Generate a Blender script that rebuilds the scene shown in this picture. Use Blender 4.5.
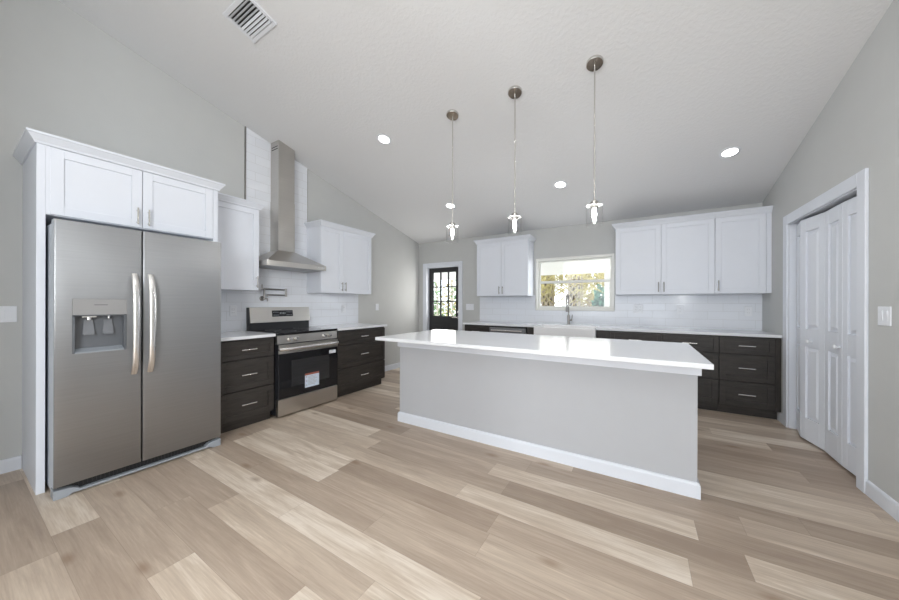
import bpy, bmesh, math, random
from mathutils import Vector, Matrix
random.seed(7)
PI = math.pi
D = bpy.data
SC = bpy.context.scene
COL = SC.collection
for o in list(D.objects):
    D.objects.remove(o)

# ------------------------------------------------------------------ room measures (metres)
XL, XR, YB, YR = -3.967, 1.283, 5.260, -7.0      # left, right, back and rear walls
ZB, SL, YRIDGE = 2.4927, 0.2447, -0.4            # back wall height, ceiling slope, ridge
WT = 0.15
def ceil_z(y):
    return ZB + SL * (YB - y) if y >= YRIDGE else ZB + SL * (YB - YRIDGE) - SL * (YRIDGE - y)

# ------------------------------------------------------------------ camera
cam = D.cameras.new('camera')
cam.sensor_fit = 'HORIZONTAL'
cam.sensor_width = 36.0
cam.lens = 311.38 / 899.0 * 36.0
cam.shift_y = 2.96 / 899.0
cam.clip_start = 0.02
co = D.objects.new('camera', cam)
COL.objects.link(co)
co.location = (0, 0, 1.2509)
co.rotation_euler = (PI / 2, math.radians(0.14), math.radians(31.411))
co.rotation_mode = 'XYZ'
co.rotation_euler = (Matrix.Rotation(math.radians(31.411), 4, 'Z') @ Matrix.Rotation(PI / 2, 4, 'X') @ Matrix.Rotation(math.radians(0.14), 4, 'Z')).to_euler()
SC.camera = co

# ------------------------------------------------------------------ world, sun, window light, exposure
w = D.worlds.new('sky')
SC.world = w
w.use_nodes = True
nt = w.node_tree
bg = nt.nodes['Background']
bg.inputs[0].default_value = (0.86, 0.93, 1.0, 1)
bg.inputs[1].default_value = 3.4
sun = D.lights.new('sun', 'SUN')
sun.energy = 1.6
sun.angle = math.radians(2)
sun.color = (1.0, 0.94, 0.84)
so = D.objects.new('sun', sun)
COL.objects.link(so)
so.rotation_euler = (math.radians(-30), math.radians(28), 0)
def area(name, loc, rot, sx, sy, power, color):
    l = D.lights.new(name, 'AREA')
    l.shape = 'RECTANGLE'
    l.size, l.size_y = sx, sy
    l.energy = power
    l.color = color
    o = D.objects.new(name, l)
    o.location = loc
    o.rotation_euler = rot
    COL.objects.link(o)
    return o
# daylight entering by the right-hand living-room window behind the camera, the rear glass doors, the sink window and the back door
area('left_wall_fill', (XL + 0.05, -5.2, 1.4), (PI / 2, 0, -PI / 2), 2.0, 1.7, 245, (0.94, 0.975, 1.0))  # added fill lamp at an unseen left-wall opening, brightens the room
area('daylight_right_window', (XR - 0.05, -2.6, 1.78), (PI / 2, 0, PI / 2), 2.0, 1.06, 145, (0.94, 0.975, 1.0))
area('daylight_rear_left', (-2.35, -6.8, 1.25), (math.radians(97), 0, 0), 2.3, 2.1, 10, (0.95, 0.98, 1.0))
area('daylight_rear_right', (0.1, -6.8, 1.25), (math.radians(97), 0, 0), 1.9, 2.1, 8, (0.95, 0.98, 1.0))
area('daylight_sink_window', (-0.91, YB + 0.03, 1.57), (-PI / 2, 0, 0), 1.04, 0.74, 4, (0.97, 0.99, 1.0))
area('daylight_back_door', (-3.395, YB + 0.05, 1.43), (-PI / 2, 0, 0), 0.55, 0.88, 8, (1.0, 0.98, 0.94))
# unseen lamps added overhead and behind the camera for more downward light
for dx, dy in ((-0.868, 1.17), (0.769, 1.17), (-2.507, -1.5), (-0.868, -1.5), (0.769, -1.5)):
    o = area('overhead_fill', (dx, dy, ceil_z(dy) - 0.012), (-math.atan(SL) if dy > YRIDGE else math.atan(SL), 0, 0), 0.12, 0.12, 4.5, (1.0, 0.99, 0.97))
    o.data.shape = 'DISK'
VS = SC.view_settings
VS.view_transform = 'Standard'
VS.look = 'None'
VS.gamma = 1
VS.use_curve_mapping = False
VS.exposure = 0.12

# ------------------------------------------------------------------ materials
def new_mat(name):
    m = D.materials.new(name)
    m.use_nodes = True
    t = m.node_tree
    return m, t, t.nodes['Principled BSDF']
def N(t, kind, **kw):
    n = t.nodes.new(kind)
    for k, v in kw.items():
        if k.startswith('i_'):
            n.inputs[k[2:]].default_value = v
        else:
            setattr(n, k, v)
    return n
def L(t, a, b):
    t.links.new(a, b)
def lin(c):
    return tuple((v / 255 / 12.92 if v / 255 <= 0.04045 else ((v / 255 + 0.055) / 1.055) ** 2.4) for v in c) + (1,)
def plain(name, c, rough=0.5, metal=0.0, spec=0.5, noise=0.03, nscale=6.0, bump=0.0, bscale=200.0, stretch=(1, 1, 1), coat=0.0):
    """Principled with a faint procedural tone variation and optional fine bump."""
    m, t, p = new_mat(name)
    tc = N(t, 'ShaderNodeTexCoord')
    mp = N(t, 'ShaderNodeMapping')
    mp.inputs['Scale'].default_value = stretch
    L(t, tc.outputs['Object'], mp.inputs['Vector'])
    nz = N(t, 'ShaderNodeTexNoise', i_Scale=nscale, i_Detail=4.0)
    L(t, mp.outputs['Vector'], nz.inputs['Vector'])
    rp = N(t, 'ShaderNodeValToRGB')
    rp.color_ramp.elements[0].position = 0.3
    rp.color_ramp.elements[1].position = 0.7
    rp.color_ramp.elements[0].color = tuple(v * (1 - noise) for v in c[:3]) + (1,)
    rp.color_ramp.elements[1].color = tuple(min(1, v * (1 + noise)) for v in c[:3]) + (1,)
    L(t, nz.outputs['Fac'], rp.inputs['Fac'])
    L(t, rp.outputs['Color'], p.inputs['Base Color'])
    p.inputs['Roughness'].default_value = rough
    p.inputs['Metallic'].default_value = metal
    p.inputs['Specular IOR Level'].default_value = spec
    p.inputs['Coat Weight'].default_value = coat
    if bump:
        b = N(t, 'ShaderNodeTexNoise', i_Scale=bscale, i_Detail=3.0)
        L(t, mp.outputs['Vector'], b.inputs['Vector'])
        bp = N(t, 'ShaderNodeBump', i_Strength=bump, i_Distance=0.002)
        L(t, b.outputs['Fac'], bp.inputs['Height'])
        L(t, bp.outputs['Normal'], p.inputs['Normal'])
    return m

M = {}
M['wall'] = plain('warm_grey_wall_paint', (0.555, 0.562, 0.555), 0.75, bump=0.25, bscale=60, noise=0.01, spec=0.25)
M['island'] = plain('pale_grey_island_paint', (0.485, 0.495, 0.52), 0.7, bump=0.12, bscale=70, noise=0.01, spec=0.25)
M['white'] = plain('white_cabinet_paint', (0.76, 0.79, 0.855), 0.38, noise=0.008, spec=0.4)
M['trim'] = plain('white_trim_paint', (0.74, 0.77, 0.83), 0.35, noise=0.008, spec=0.4)
M['window_white'] = plain('off_white_vinyl', (0.80, 0.80, 0.765), 0.4, noise=0.006)
M['disp_paddle'] = plain('dispenser_paddle_grey', (0.20, 0.21, 0.23), 0.3, noise=0.02)
M['plastic'] = plain('white_plastic', (0.80, 0.82, 0.86), 0.35, noise=0.005)
M['quartz'] = plain('white_quartz', (0.79, 0.805, 0.835), 0.15, noise=0.02, nscale=2.2, spec=0.22)
M['ceramic'] = plain('white_fireclay', (0.86, 0.86, 0.87), 0.12, noise=0.005)
M['steel'] = plain('brushed_stainless', (0.32, 0.322, 0.328), 0.38, metal=1.0, noise=0.03, nscale=3, stretch=(1, 1, 60), bump=0.03, bscale=12)
def anisotropic(m, amount, rot=0.0):
    t = m.node_tree
    p = t.nodes['Principled BSDF']
    tg = N(t, 'ShaderNodeTangent', direction_type='RADIAL', axis='Z')
    L(t, tg.outputs[0], p.inputs['Tangent'])
    p.inputs['Anisotropic'].default_value = amount
    p.inputs['Anisotropic Rotation'].default_value = rot
anisotropic(M['steel'], 0.75)
M['steel_warm'] = plain('warm_brushed_stainless', (0.56, 0.54, 0.51), 0.3, metal=1.0, noise=0.03, nscale=3, stretch=(1, 1, 60), bump=0.03, bscale=12)
M['nickel'] = plain('brushed_nickel', (0.62, 0.60, 0.57), 0.2, metal=1.0, noise=0.02)
M['dark_nickel'] = plain('dark_brushed_nickel', (0.30, 0.29, 0.28), 0.3, metal=1.0, noise=0.02)
M['handle_steel'] = plain('bright_handle_steel', (0.80, 0.79, 0.78), 0.25, metal=1.0, noise=0.02)
M['side_grey'] = plain('pale_grey_enamel', (0.56, 0.60, 0.65), 0.45, noise=0.01)
M['black_glass'] = plain('black_glass', (0.012, 0.012, 0.014), 0.06, noise=0.02)
M['black'] = plain('black_enamel', (0.02, 0.021, 0.024), 0.3, noise=0.02)
M['black_matt'] = plain('matt_black_plastic', (0.018, 0.018, 0.019), 0.6, noise=0.02)
M['grey_plastic'] = plain('blue_grey_plastic', (0.33, 0.36, 0.40), 0.45, noise=0.01)
M['disp_grey'] = plain('dispenser_grey_plastic', (0.13, 0.14, 0.155), 0.35, noise=0.02)
M['disp_panel'] = plain('dispenser_silver_panel', (0.36, 0.36, 0.365), 0.4, metal=0.3, noise=0.01)
M['door_black'] = plain('charcoal_door_paint', (0.028, 0.028, 0.030), 0.4, noise=0.02)
M['mark'] = plain('grey_print', (0.42, 0.44, 0.47), 0.5, noise=0.0)
M['dark_mark'] = plain('dark_print', (0.16, 0.16, 0.17), 0.5, noise=0.0)
M['sticker'] = plain('pale_blue_label_paper', (0.62, 0.71, 0.82), 0.5, noise=0.04, nscale=60)
M['sticker_white'] = plain('white_label_paper', (0.82, 0.84, 0.9), 0.5, noise=0.03, nscale=60)
M['sticker_red'] = plain('rust_red_print', (0.30, 0.09, 0.06), 0.5, noise=0.05)
M['soffit'] = plain('white_porch_ceiling', (0.88, 0.87, 0.85), 0.6, noise=0.01)
M['ground'] = plain('pale_sandy_ground', (0.74, 0.72, 0.64), 0.9, noise=0.2, nscale=1.5)
M['patio'] = plain('pale_concrete', (0.76, 0.75, 0.72), 0.8, noise=0.06, nscale=3)
M['bark'] = plain('palm_bark', (0.10, 0.075, 0.055), 0.9, noise=0.4, nscale=14)
M['boot'] = plain('pale_palm_boots', (0.44, 0.38, 0.32), 0.9, noise=0.3, nscale=20)
M['frond_dry'] = plain('dry_golden_frond', (0.46, 0.40, 0.17), 0.7, noise=0.4, nscale=4)
M['leaf'] = plain('green_leaf', (0.14, 0.25, 0.10), 0.6, noise=0.4, nscale=5)
M['leaf_blue'] = plain('blue_green_leaf', (0.12, 0.26, 0.20), 0.6, noise=0.4, nscale=5)
M['leaf_tan'] = plain('dry_pink_brown_leaf', (0.36, 0.26, 0.21), 0.7, noise=0.3, nscale=5)
M['stalk'] = plain('pale_grey_stalk', (0.50, 0.46, 0.38), 0.8, noise=0.3, nscale=8)

# textured ceiling
def ceiling_mat():
    m, t, p = new_mat('knockdown_ceiling_paint')
    tc = N(t, 'ShaderNodeTexCoord')
    n1 = N(t, 'ShaderNodeTexNoise', i_Scale=38.0, i_Detail=3.0, i_Roughness=0.5)
    L(t, tc.outputs['Object'], n1.inputs['Vector'])
    rp = N(t, 'ShaderNodeValToRGB')
    rp.color_ramp.elements[0].position = 0.46
    rp.color_ramp.elements[1].position = 0.58
    L(t, n1.outputs['Fac'], rp.inputs['Fac'])
    bp = N(t, 'ShaderNodeBump', i_Strength=0.24, i_Distance=0.003)
    L(t, rp.outputs['Color'], bp.inputs['Height'])
    L(t, bp.outputs['Normal'], p.inputs['Normal'])
    p.inputs['Base Color'].default_value = (0.785, 0.79, 0.80, 1)
    p.inputs['Roughness'].default_value = 0.85
    p.inputs['Specular IOR Level'].default_value = 0.2
    return m
M['ceiling'] = ceiling_mat()

# glossy subway tile; axis = the horizontal object axis it runs along
def tile_mat(name, axis):
    m, t, p = new_mat(name)
    tc = N(t, 'ShaderNodeTexCoord')
    sp = N(t, 'ShaderNodeSeparateXYZ')
    L(t, tc.outputs['Object'], sp.inputs[0])
    cb = N(t, 'ShaderNodeCombineXYZ')
    L(t, sp.outputs[axis], cb.inputs[0])
    L(t, sp.outputs['Z'], cb.inputs[1])
    br = N(t, 'ShaderNodeTexBrick', i_Scale=1.0)
    br.inputs['Brick Width'].default_value = 0.305
    br.inputs['Row Height'].default_value = 0.1045
    br.inputs['Mortar Size'].default_value = 0.0016
    br.inputs['Mortar Smooth'].default_value = 0.3
    br.inputs['Color1'].default_value = (0.81, 0.835, 0.885, 1)
    br.inputs['Color2'].default_value = (0.785, 0.81, 0.86, 1)
    br.inputs['Mortar'].default_value = (0.66, 0.67, 0.69, 1)
    L(t, cb.outputs[0], br.inputs['Vector'])
    L(t, br.outputs['Color'], p.inputs['Base Color'])
    nz = N(t, 'ShaderNodeTexNoise', i_Scale=9.0, i_Detail=1.0)
    L(t, tc.outputs['Object'], nz.inputs['Vector'])
    mx = N(t, 'ShaderNodeMath', operation='MULTIPLY_ADD')
    mx.inputs[1].default_value = -1.0
    L(t, br.outputs['Fac'], mx.inputs[0])
    mn = N(t, 'ShaderNodeMath', operation='MULTIPLY')
    mn.inputs[1].default_value = 0.5
    L(t, nz.outputs['Fac'], mn.inputs[0])
    L(t, mn.outputs[0], mx.inputs[2])
    bp = N(t, 'ShaderNodeBump', i_Strength=0.5, i_Distance=0.003)
    L(t, mx.outputs[0], bp.inputs['Height'])
    L(t, bp.outputs['Normal'], p.inputs['Normal'])
    p.inputs['Roughness'].default_value = 0.12
    return m
M['tile_y'] = tile_mat('white_subway_tile_left', 'Y')
M['tile_x'] = tile_mat('white_subway_tile_back', 'X')

# oak plank floor running along X
def floor_mat():
    m, t, p = new_mat('light_oak_planks')
    PW, PL = 0.178, 1.22
    tc = N(t, 'ShaderNodeTexCoord')
    sp = N(t, 'ShaderNodeSeparateXYZ')
    L(t, tc.outputs['Object'], sp.inputs[0])
    def mth(op, a, b=None, c=None):
        n = N(t, 'ShaderNodeMath', operation=op)
        for i, v in enumerate((a, b, c)):
            if v is None:
                continue
            if isinstance(v, (int, float)):
                n.inputs[i].default_value = v
            else:
                L(t, v, n.inputs[i])
        return n.outputs[0]
    yv = mth('DIVIDE', mth('ADD', sp.outputs['Y'], 0.045), PW)
    row = mth('FLOOR', yv)
    fy = mth('FRACT', yv)
    wn = N(t, 'ShaderNodeTexWhiteNoise', noise_dimensions='1D')
    L(t, row, wn.inputs['W'])
    xv = mth('ADD', mth('DIVIDE', sp.outputs['X'], PL), mth('MULTIPLY', wn.outputs['Value'], 7.0))
    colm = mth('FLOOR', xv)
    fx = mth('FRACT', xv)
    cid = N(t, 'ShaderNodeCombineXYZ')
    L(t, row, cid.inputs[0]); L(t, colm, cid.inputs[1])
    wn2 = N(t, 'ShaderNodeTexWhiteNoise', noise_dimensions='2D')
    L(t, cid.outputs[0], wn2.inputs['Vector'])
    # grain coordinates: stretched along the plank and shifted per plank
    gc = N(t, 'ShaderNodeCombineXYZ')
    L(t, mth('ADD', mth('MULTIPLY', sp.outputs['X'], 1.0), mth('MULTIPLY', wn2.outputs['Value'], 37.0)), gc.inputs[0])
    L(t, mth('MULTIPLY', sp.outputs['Y'], 9.0), gc.inputs[1])
    L(t, mth('MULTIPLY', wn2.outputs['Value'], 11.0), gc.inputs[2])
    g1 = N(t, 'ShaderNodeTexNoise', i_Scale=1.6, i_Detail=5.0, i_Roughness=0.6, i_Distortion=0.6)
    L(t, gc.outputs[0], g1.inputs['Vector'])
    gc2 = N(t, 'ShaderNodeVectorMath', operation='MULTIPLY')
    gc2.inputs[1].default_value = (3.0, 9.0, 1.0)
    L(t, gc.outputs[0], gc2.inputs[0])
    g2 = N(t, 'ShaderNodeTexNoise', i_Scale=1.5, i_Detail=4.0, i_Roughness=0.65)
    L(t, gc2.outputs[0], g2.inputs['Vector'])
    rp = N(t, 'ShaderNodeValToRGB')
    e = rp.color_ramp.elements
    e[0].position, e[0].color = 0.0, (0.358, 0.277, 0.213, 1)
    e[1].position, e[1].color = 1.0, (0.791, 0.701, 0.601, 1)
    a = e.new(0.42); a.color = (0.476, 0.382, 0.302, 1)
    b = e.new(0.72); b.color = (0.606, 0.504, 0.403, 1)
    tone = mth('ADD', mth('MULTIPLY', mth('SUBTRACT', wn2.outputs['Value'], 0.5), 0.82), mth('MULTIPLY', mth('SUBTRACT', g1.outputs['Fac'], 0.5), 1.05))
    tone = mth('ADD', mth('ADD', tone, 0.50), mth('MULTIPLY', mth('SUBTRACT', g2.outputs['Fac'], 0.5), 0.62))
    L(t, tone, rp.inputs['Fac'])
    # knots
    vo = N(t, 'ShaderNodeTexVoronoi', voronoi_dimensions='2D', i_Scale=1.0)
    vc = N(t, 'ShaderNodeCombineXYZ')
    L(t, mth('MULTIPLY', sp.outputs['X'], 0.85), vc.inputs[0]); L(t, mth('MULTIPLY', sp.outputs['Y'], 2.1), vc.inputs[1])
    L(t, vc.outputs[0], vo.inputs['Vector'])
    kn = N(t, 'ShaderNodeMapRange')
    kn.inputs['From Min'].default_value = 0.015; kn.inputs['From Max'].default_value = 0.065
    kn.inputs['To Min'].default_value = 0.55; kn.inputs['To Max'].default_value = 0.0
    L(t, vo.outputs['Distance'], kn.inputs['Value'])
    mk = N(t, 'ShaderNodeMix', data_type='RGBA')
    L(t, kn.outputs[0], mk.inputs['Factor'])
    L(t, rp.outputs['Color'], mk.inputs[6])
    mk.inputs[7].default_value = (0.26, 0.165, 0.10, 1)
    # fine joints
    jy = mth('LESS_THAN', mth('MINIMUM', fy, mth('SUBTRACT', 1.0, fy)), 0.006)
    jx = mth('LESS_THAN', mth('MINIMUM', fx, mth('SUBTRACT', 1.0, fx)), 0.0009)
    jt = mth('MAXIMUM', jy, jx)
    mj = N(t, 'ShaderNodeMix', data_type='RGBA')
    L(t, mth('MULTIPLY', jt, 0.32), mj.inputs['Factor'])
    L(t, mk.outputs[2], mj.inputs[6])
    mj.inputs[7].default_value = (0.16, 0.11, 0.075, 1)
    L(t, mj.outputs[2], p.inputs['Base Color'])
    p.inputs['Roughness'].default_value = 0.42
    p.inputs['Specular IOR Level'].default_value = 0.4
    bp = N(t, 'ShaderNodeBump', i_Strength=0.25, i_Distance=0.001)
    L(t, mth('SUBTRACT', g2.outputs['Fac'], jt), bp.inputs['Height'])
    L(t, bp.outputs['Normal'], p.inputs['Normal'])
    return m
M['floor'] = floor_mat()

# dark stained cabinet wood, grain along object X
def wood_mat(name, stretch):
    m, t, p = new_mat(name)
    tc = N(t, 'ShaderNodeTexCoord')
    mp = N(t, 'ShaderNodeMapping')
    mp.inputs['Scale'].default_value = stretch
    L(t, tc.outputs['Object'], mp.inputs['Vector'])
    n1 = N(t, 'ShaderNodeTexNoise', i_Scale=7.0, i_Detail=5.0, i_Roughness=0.6, i_Distortion=0.3)
    L(t, mp.outputs['Vector'], n1.inputs['Vector'])
    rp = N(t, 'ShaderNodeValToRGB')
    rp.color_ramp.elements[0].position = 0.3
    rp.color_ramp.elements[1].position = 0.72
    rp.color_ramp.elements[0].color = (0.022, 0.019, 0.017, 1)
    rp.color_ramp.elements[1].color = (0.050, 0.043, 0.038, 1)
    L(t, n1.outputs['Fac'], rp.inputs['Fac'])
    L(t, rp.outputs['Color'], p.inputs['Base Color'])
    p.inputs['Roughness'].default_value = 0.42
    return m
M['wood'] = wood_mat('espresso_wood_horizontal', (1, 1, 7))
M['wood_v'] = wood_mat('espresso_wood_vertical', (7, 7, 1))

def glass_mat(name, tint=(1, 1, 1), clear=0.94):
    """Clear glass: transparency plus a Fresnel mirror sheen."""
    m = D.materials.new(name)
    m.use_nodes = True
    t = m.node_tree
    t.nodes.clear()
    out = N(t, 'ShaderNodeOutputMaterial')
    tr = N(t, 'ShaderNodeBsdfTransparent')
    tr.inputs[0].default_value = tuple(v * clear for v in tint) + (1,)
    gl = N(t, 'ShaderNodeBsdfGlossy')
    gl.inputs['Roughness'].default_value = 0.02
    lw = N(t, 'ShaderNodeLayerWeight', i_Blend=0.5)
    pw = N(t, 'ShaderNodeMath', operation='POWER')
    pw.inputs[1].default_value = 4.0
    L(t, lw.outputs['Facing'], pw.inputs[0])
    fr = N(t, 'ShaderNodeMath', operation='MULTIPLY_ADD')
    fr.inputs[1].default_value = 0.35
    fr.inputs[2].default_value = 0.04
    L(t, pw.outputs[0], fr.inputs[0])
    mx = N(t, 'ShaderNodeMixShader')
    L(t, fr.outputs[0], mx.inputs[0]); L(t, tr.outputs[0], mx.inputs[1]); L(t, gl.outputs[0], mx.inputs[2])
    L(t, mx.outputs[0], out.inputs[0])
    return m
M['glass'] = glass_mat('window_glass')
M['shade_glass'] = glass_mat('clear_shade_glass', clear=0.985)
def frost_mat():
    m = D.materials.new('thick_glass_top')
    m.use_nodes = True
    t = m.node_tree
    t.nodes.clear()
    out = N(t, 'ShaderNodeOutputMaterial')
    tr = N(t, 'ShaderNodeBsdfTransparent')
    tl = N(t, 'ShaderNodeBsdfTranslucent')
    df = N(t, 'ShaderNodeBsdfDiffuse')
    m1 = N(t, 'ShaderNodeMixShader'); m1.inputs[0].default_value = 0.6
    m2 = N(t, 'ShaderNodeMixShader'); m2.inputs[0].default_value = 0.28
    for n in (tl, df):
        n.inputs[0].default_value = (0.95, 0.95, 0.95, 1)
    L(t, tl.outputs[0], m1.inputs[1]); L(t, df.outputs[0], m1.inputs[2])
    L(t, tr.outputs[0], m2.inputs[1]); L(t, m1.outputs[0], m2.inputs[2])
    L(t, m2.outputs[0], out.inputs[0])
    return m
M['frost'] = frost_mat()
def emit(name, c, s):
    m, t, p = new_mat(name)
    p.inputs['Base Color'].default_value = (0.9, 0.9, 0.9, 1)
    p.inputs['Emission Color'].default_value = c + (1,)
    p.inputs['Emission Strength'].default_value = s
    return m
M['bulb'] = emit('glowing_bulb', (1.0, 0.985, 0.96), 230.0)
M['lens'] = emit('glowing_downlight_lens', (1.0, 0.98, 0.95), 9.0)
M['digit'] = emit('clock_digits', (0.7, 0.8, 0.85), 0.15)
M['digit'].node_tree.nodes['Principled BSDF'].inputs['Base Color'].default_value = (0.25, 0.27, 0.28, 1)

# ------------------------------------------------------------------ mesh helpers
class MB:
    """Collects shapes into one mesh."""
    def __init__(s):
        s.b = bmesh.new()
    def box(s, x0, x1, y0, y1, z0, z1):
        v = [s.b.verts.new((x, y, z)) for z in (z0, z1) for y in (y0, y1) for x in (x0, x1)]
        for f in ((0, 2, 3, 1), (4, 5, 7, 6), (0, 1, 5, 4), (2, 6, 7, 3), (0, 4, 6, 2), (1, 3, 7, 5)):
            s.b.faces.new([v[i] for i in f])
        return s
    def hull8(s, pts):
        v = [s.b.verts.new(p) for p in pts]
        for f in ((0, 2, 3, 1), (4, 5, 7, 6), (0, 1, 5, 4), (2, 6, 7, 3), (0, 4, 6, 2), (1, 3, 7, 5)):
            s.b.faces.new([v[i] for i in f])
        return s
    def prism(s, prof, axis, a, b):
        """prof: 2-D outline (counter-clockwise), extruded along axis from a to b."""
        def mk(p, q):
            return {'x': (q, p[0], p[1]), 'y': (p[0], q, p[1]), 'z': (p[0], p[1], q)}[axis]
        A = [s.b.verts.new(mk(p, a)) for p in prof]
        B = [s.b.verts.new(mk(p, b)) for p in prof]
        n = len(prof)
        s.b.faces.new(A[::-1]); s.b.faces.new(B)
        for i in range(n):
            s.b.faces.new([A[i], A[(i + 1) % n], B[(i + 1) % n], B[i]])
        return s
    def lathe(s, prof, c=(0, 0, 0), axis='z', seg=28, mat=None):
        """prof: (radius, height) list; closed at radius 0."""
        rings = []
        for r, h in prof:
            ring = []
            k = 1 if r < 1e-6 else seg
            for i in range(k):
                a = 2 * PI * i / seg
                p = Vector((r * math.cos(a), r * math.sin(a), h))
                if axis == 'x':
                    p = Vector((p.z, p.x, p.y))
                elif axis == 'y':
                    p = Vector((p.y, p.z, p.x))
                if mat is not None:
                    p = mat @ p
                ring.append(s.b.verts.new(p + Vector(c)))
            rings.append(ring)
        for A, B in zip(rings, rings[1:]):
            for i in range(seg):
                a0, a1 = A[i % len(A)], A[(i + 1) % len(A)]
                b0, b1 = B[i % len(B)], B[(i + 1) % len(B)]
                vs = []
                for v in (a0, a1, b1, b0):
                    if v not in vs:
                        vs.append(v)
                if len(vs) > 2:
                    s.b.faces.new(vs)
        return s
    def tube(s, path, r, seg=12, ry=None, up=None):
        """Round (or elliptic) bar along a polyline; r may be a list."""
        P = [Vector(p) for p in path]
        n = len(P)
        rings = []
        ref = Vector(up) if up else None
        for i in range(n):
            d = (P[min(i + 1, n - 1)] - P[max(i - 1, 0)]).normalized()
            if ref is None:
                ref = Vector((0, 0, 1)) if abs(d.z) < 0.9 else Vector((1, 0, 0))
            u = (ref - d * ref.dot(d)).normalized()
            v = d.cross(u)
            ref = u
            rr = r[i] if isinstance(r, (list, tuple)) else r
            r2 = rr if ry is None else ry
            rings.append([s.b.verts.new(P[i] + u * rr * math.cos(2 * PI * k / seg) + v * r2 * math.sin(2 * PI * k / seg)) for k in range(seg)])
        for A, B in zip(rings, rings[1:]):
            for k in range(seg):
                s.b.faces.new([A[k], A[(k + 1) % seg], B[(k + 1) % seg], B[k]])
        s.b.faces.new(rings[0][::-1]); s.b.faces.new(rings[-1])
        return s
    def quad(s, *p):
        s.b.faces.new([s.b.verts.new(q) for q in p])
        return s
    def sweep(s, prof, path, closed_prof=True):
        """Mitred sweep of (out, z) profile along a plan polyline (outward = right-hand side of travel)."""
        P = [Vector((p[0], p[1])) for p in path]
        n = len(P)
        rings = []
        for i in range(n):
            ds = []
            if i > 0: ds.append((P[i] - P[i - 1]).normalized())
            if i < n - 1: ds.append((P[i + 1] - P[i]).normalized())
            ns = [Vector((d.y, -d.x)) for d in ds]
            if len(ns) == 2:
                m = (ns[0] + ns[1]).normalized()
                m = m / max(0.3, m.dot(ns[0]))
            else:
                m = ns[0]
            rings.append([s.b.verts.new((P[i].x + m.x * o, P[i].y + m.y * o, z)) for o, z in prof])
        k = len(prof)
        for A, B in zip(rings, rings[1:]):
            for j in range(k):
                s.b.faces.new([A[j], A[(j + 1) % k], B[(j + 1) % k], B[j]])
        s.b.faces.new(rings[0][::-1]); s.b.faces.new(rings[-1])
        return s
    def xf(s, m):
        bmesh.ops.transform(s.b, matrix=m, verts=s.b.verts)
        return s
    def build(s, name, mat, parent=None, bev=0.0, smooth=False, seg=2, origin=None):
        bmesh.ops.recalc_face_normals(s.b, faces=s.b.faces)
        me = D.meshes.new(name)
        if origin is not None:
            bmesh.ops.translate(s.b, verts=s.b.verts, vec=-Vector(origin))
        s.b.to_mesh(me)
        s.b.free()
        me.materials.append(M[mat] if isinstance(mat, str) else mat)
        o = D.objects.new(name, me)
        COL.objects.link(o)
        if origin is not None:
            o.location = origin
        if parent is not None:
            o.parent = parent
        if smooth:
            for p in me.polygons:
                p.use_smooth = True
            me.set_sharp_from_angle(angle=math.radians(35))
        if bev:
            b = o.modifiers.new('bevel', 'BEVEL')
            b.width = bev
            b.segments = seg
            b.limit_method = 'ANGLE'
            b.angle_limit = math.radians(40)
        return o

def cut(o, cutter):
    """Boolean-subtract the cutter shapes from o and bake the result."""
    c = cutter.build('cutter', 'wall')
    m = o.modifiers.new('cut', 'BOOLEAN')
    m.operation = 'DIFFERENCE'
    m.solver = 'EXACT'
    m.object = c
    c.parent = o.parent
    dg = bpy.context.evaluated_depsgraph_get()
    me = D.meshes.new_from_object(o.evaluated_get(dg))
    o.modifiers.clear()
    old = o.data
    o.data = me
    me.name = old.name
    D.objects.remove(c)
    return o

def tag(o, label, cat, group=None):
    o['label'] = label
    o['category'] = cat
    if group:
        o['group'] = group
    return o
def thing(name, label, cat, loc=(0, 0, 0), rz=0.0, group=None):
    o = D.objects.new(name, None)
    o.empty_display_size = 0.1
    COL.objects.link(o)
    o.location = loc
    o.rotation_euler = (0, 0, rz)
    return tag(o, label, cat, group)
def struct(o):
    o['kind'] = 'structure'
    return o
def copy_tree(o, parent=None):
    c = o.copy()
    COL.objects.link(c)
    if parent is not None:
        c.parent = parent
    for ch in list(o.children):
        copy_tree(ch, c)
    return c
LEFT = PI / 2        # furniture built facing -Y is turned to face +X on the left wall

# ------------------------------------------------------------------ room shell
struct(MB().box(XL - WT, XR + WT, YR - WT, YB + WT, -0.12, 0).build('floor', 'floor'))
T = 0.16
cm = MB()
yB, yN = YB + WT, YR - WT
cm.prism([(yB, ceil_z(yB)), (yB, ceil_z(yB) + T), (YRIDGE, ceil_z(YRIDGE) + T), (yN, ceil_z(yN) + T), (yN, ceil_z(yN)), (YRIDGE, ceil_z(YRIDGE))], 'x', XL - WT, XR + WT)
struct(cm.build('ceiling', 'ceiling'))
def side_prof():
    return [(yN, 0), (yB, 0), (yB, ceil_z(yB)), (YRIDGE, ceil_z(YRIDGE)), (yN, ceil_z(yN))]
wl = MB().prism(side_prof(), 'x', XL - WT, XL).build('wall_left', 'wall')
struct(cut(wl, MB().box(XL - 0.5, XL + 0.5, -6.2, -4.2, 0.5, 2.3)))   # added unseen opening that goes with the left-wall fill lamp
DY0, DY1, DZ = 3.270, 4.460, 2.052           # closet opening in the right wall
wr = MB().prism(side_prof(), 'x', XR, XR + WT).build('wall_right', 'wall')
struct(cut(wr, MB().box(XR - 0.1, XR + WT + 0.1, DY0, DY1, -0.05, DZ).box(XR - 0.1, XR + WT + 0.1, -3.6, -1.6, 1.25, 2.31)))
BDX0, BDX1, BDZ = -3.765, -3.005, 1.975      # back door opening
WX0, WX1, WZ0, WZ1 = -1.500, -0.322, 1.135, 1.998   # sink window opening
wb = MB().box(XL, XR, YB, YB + WT, 0, ZB).build('wall_back', 'wall')
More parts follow.
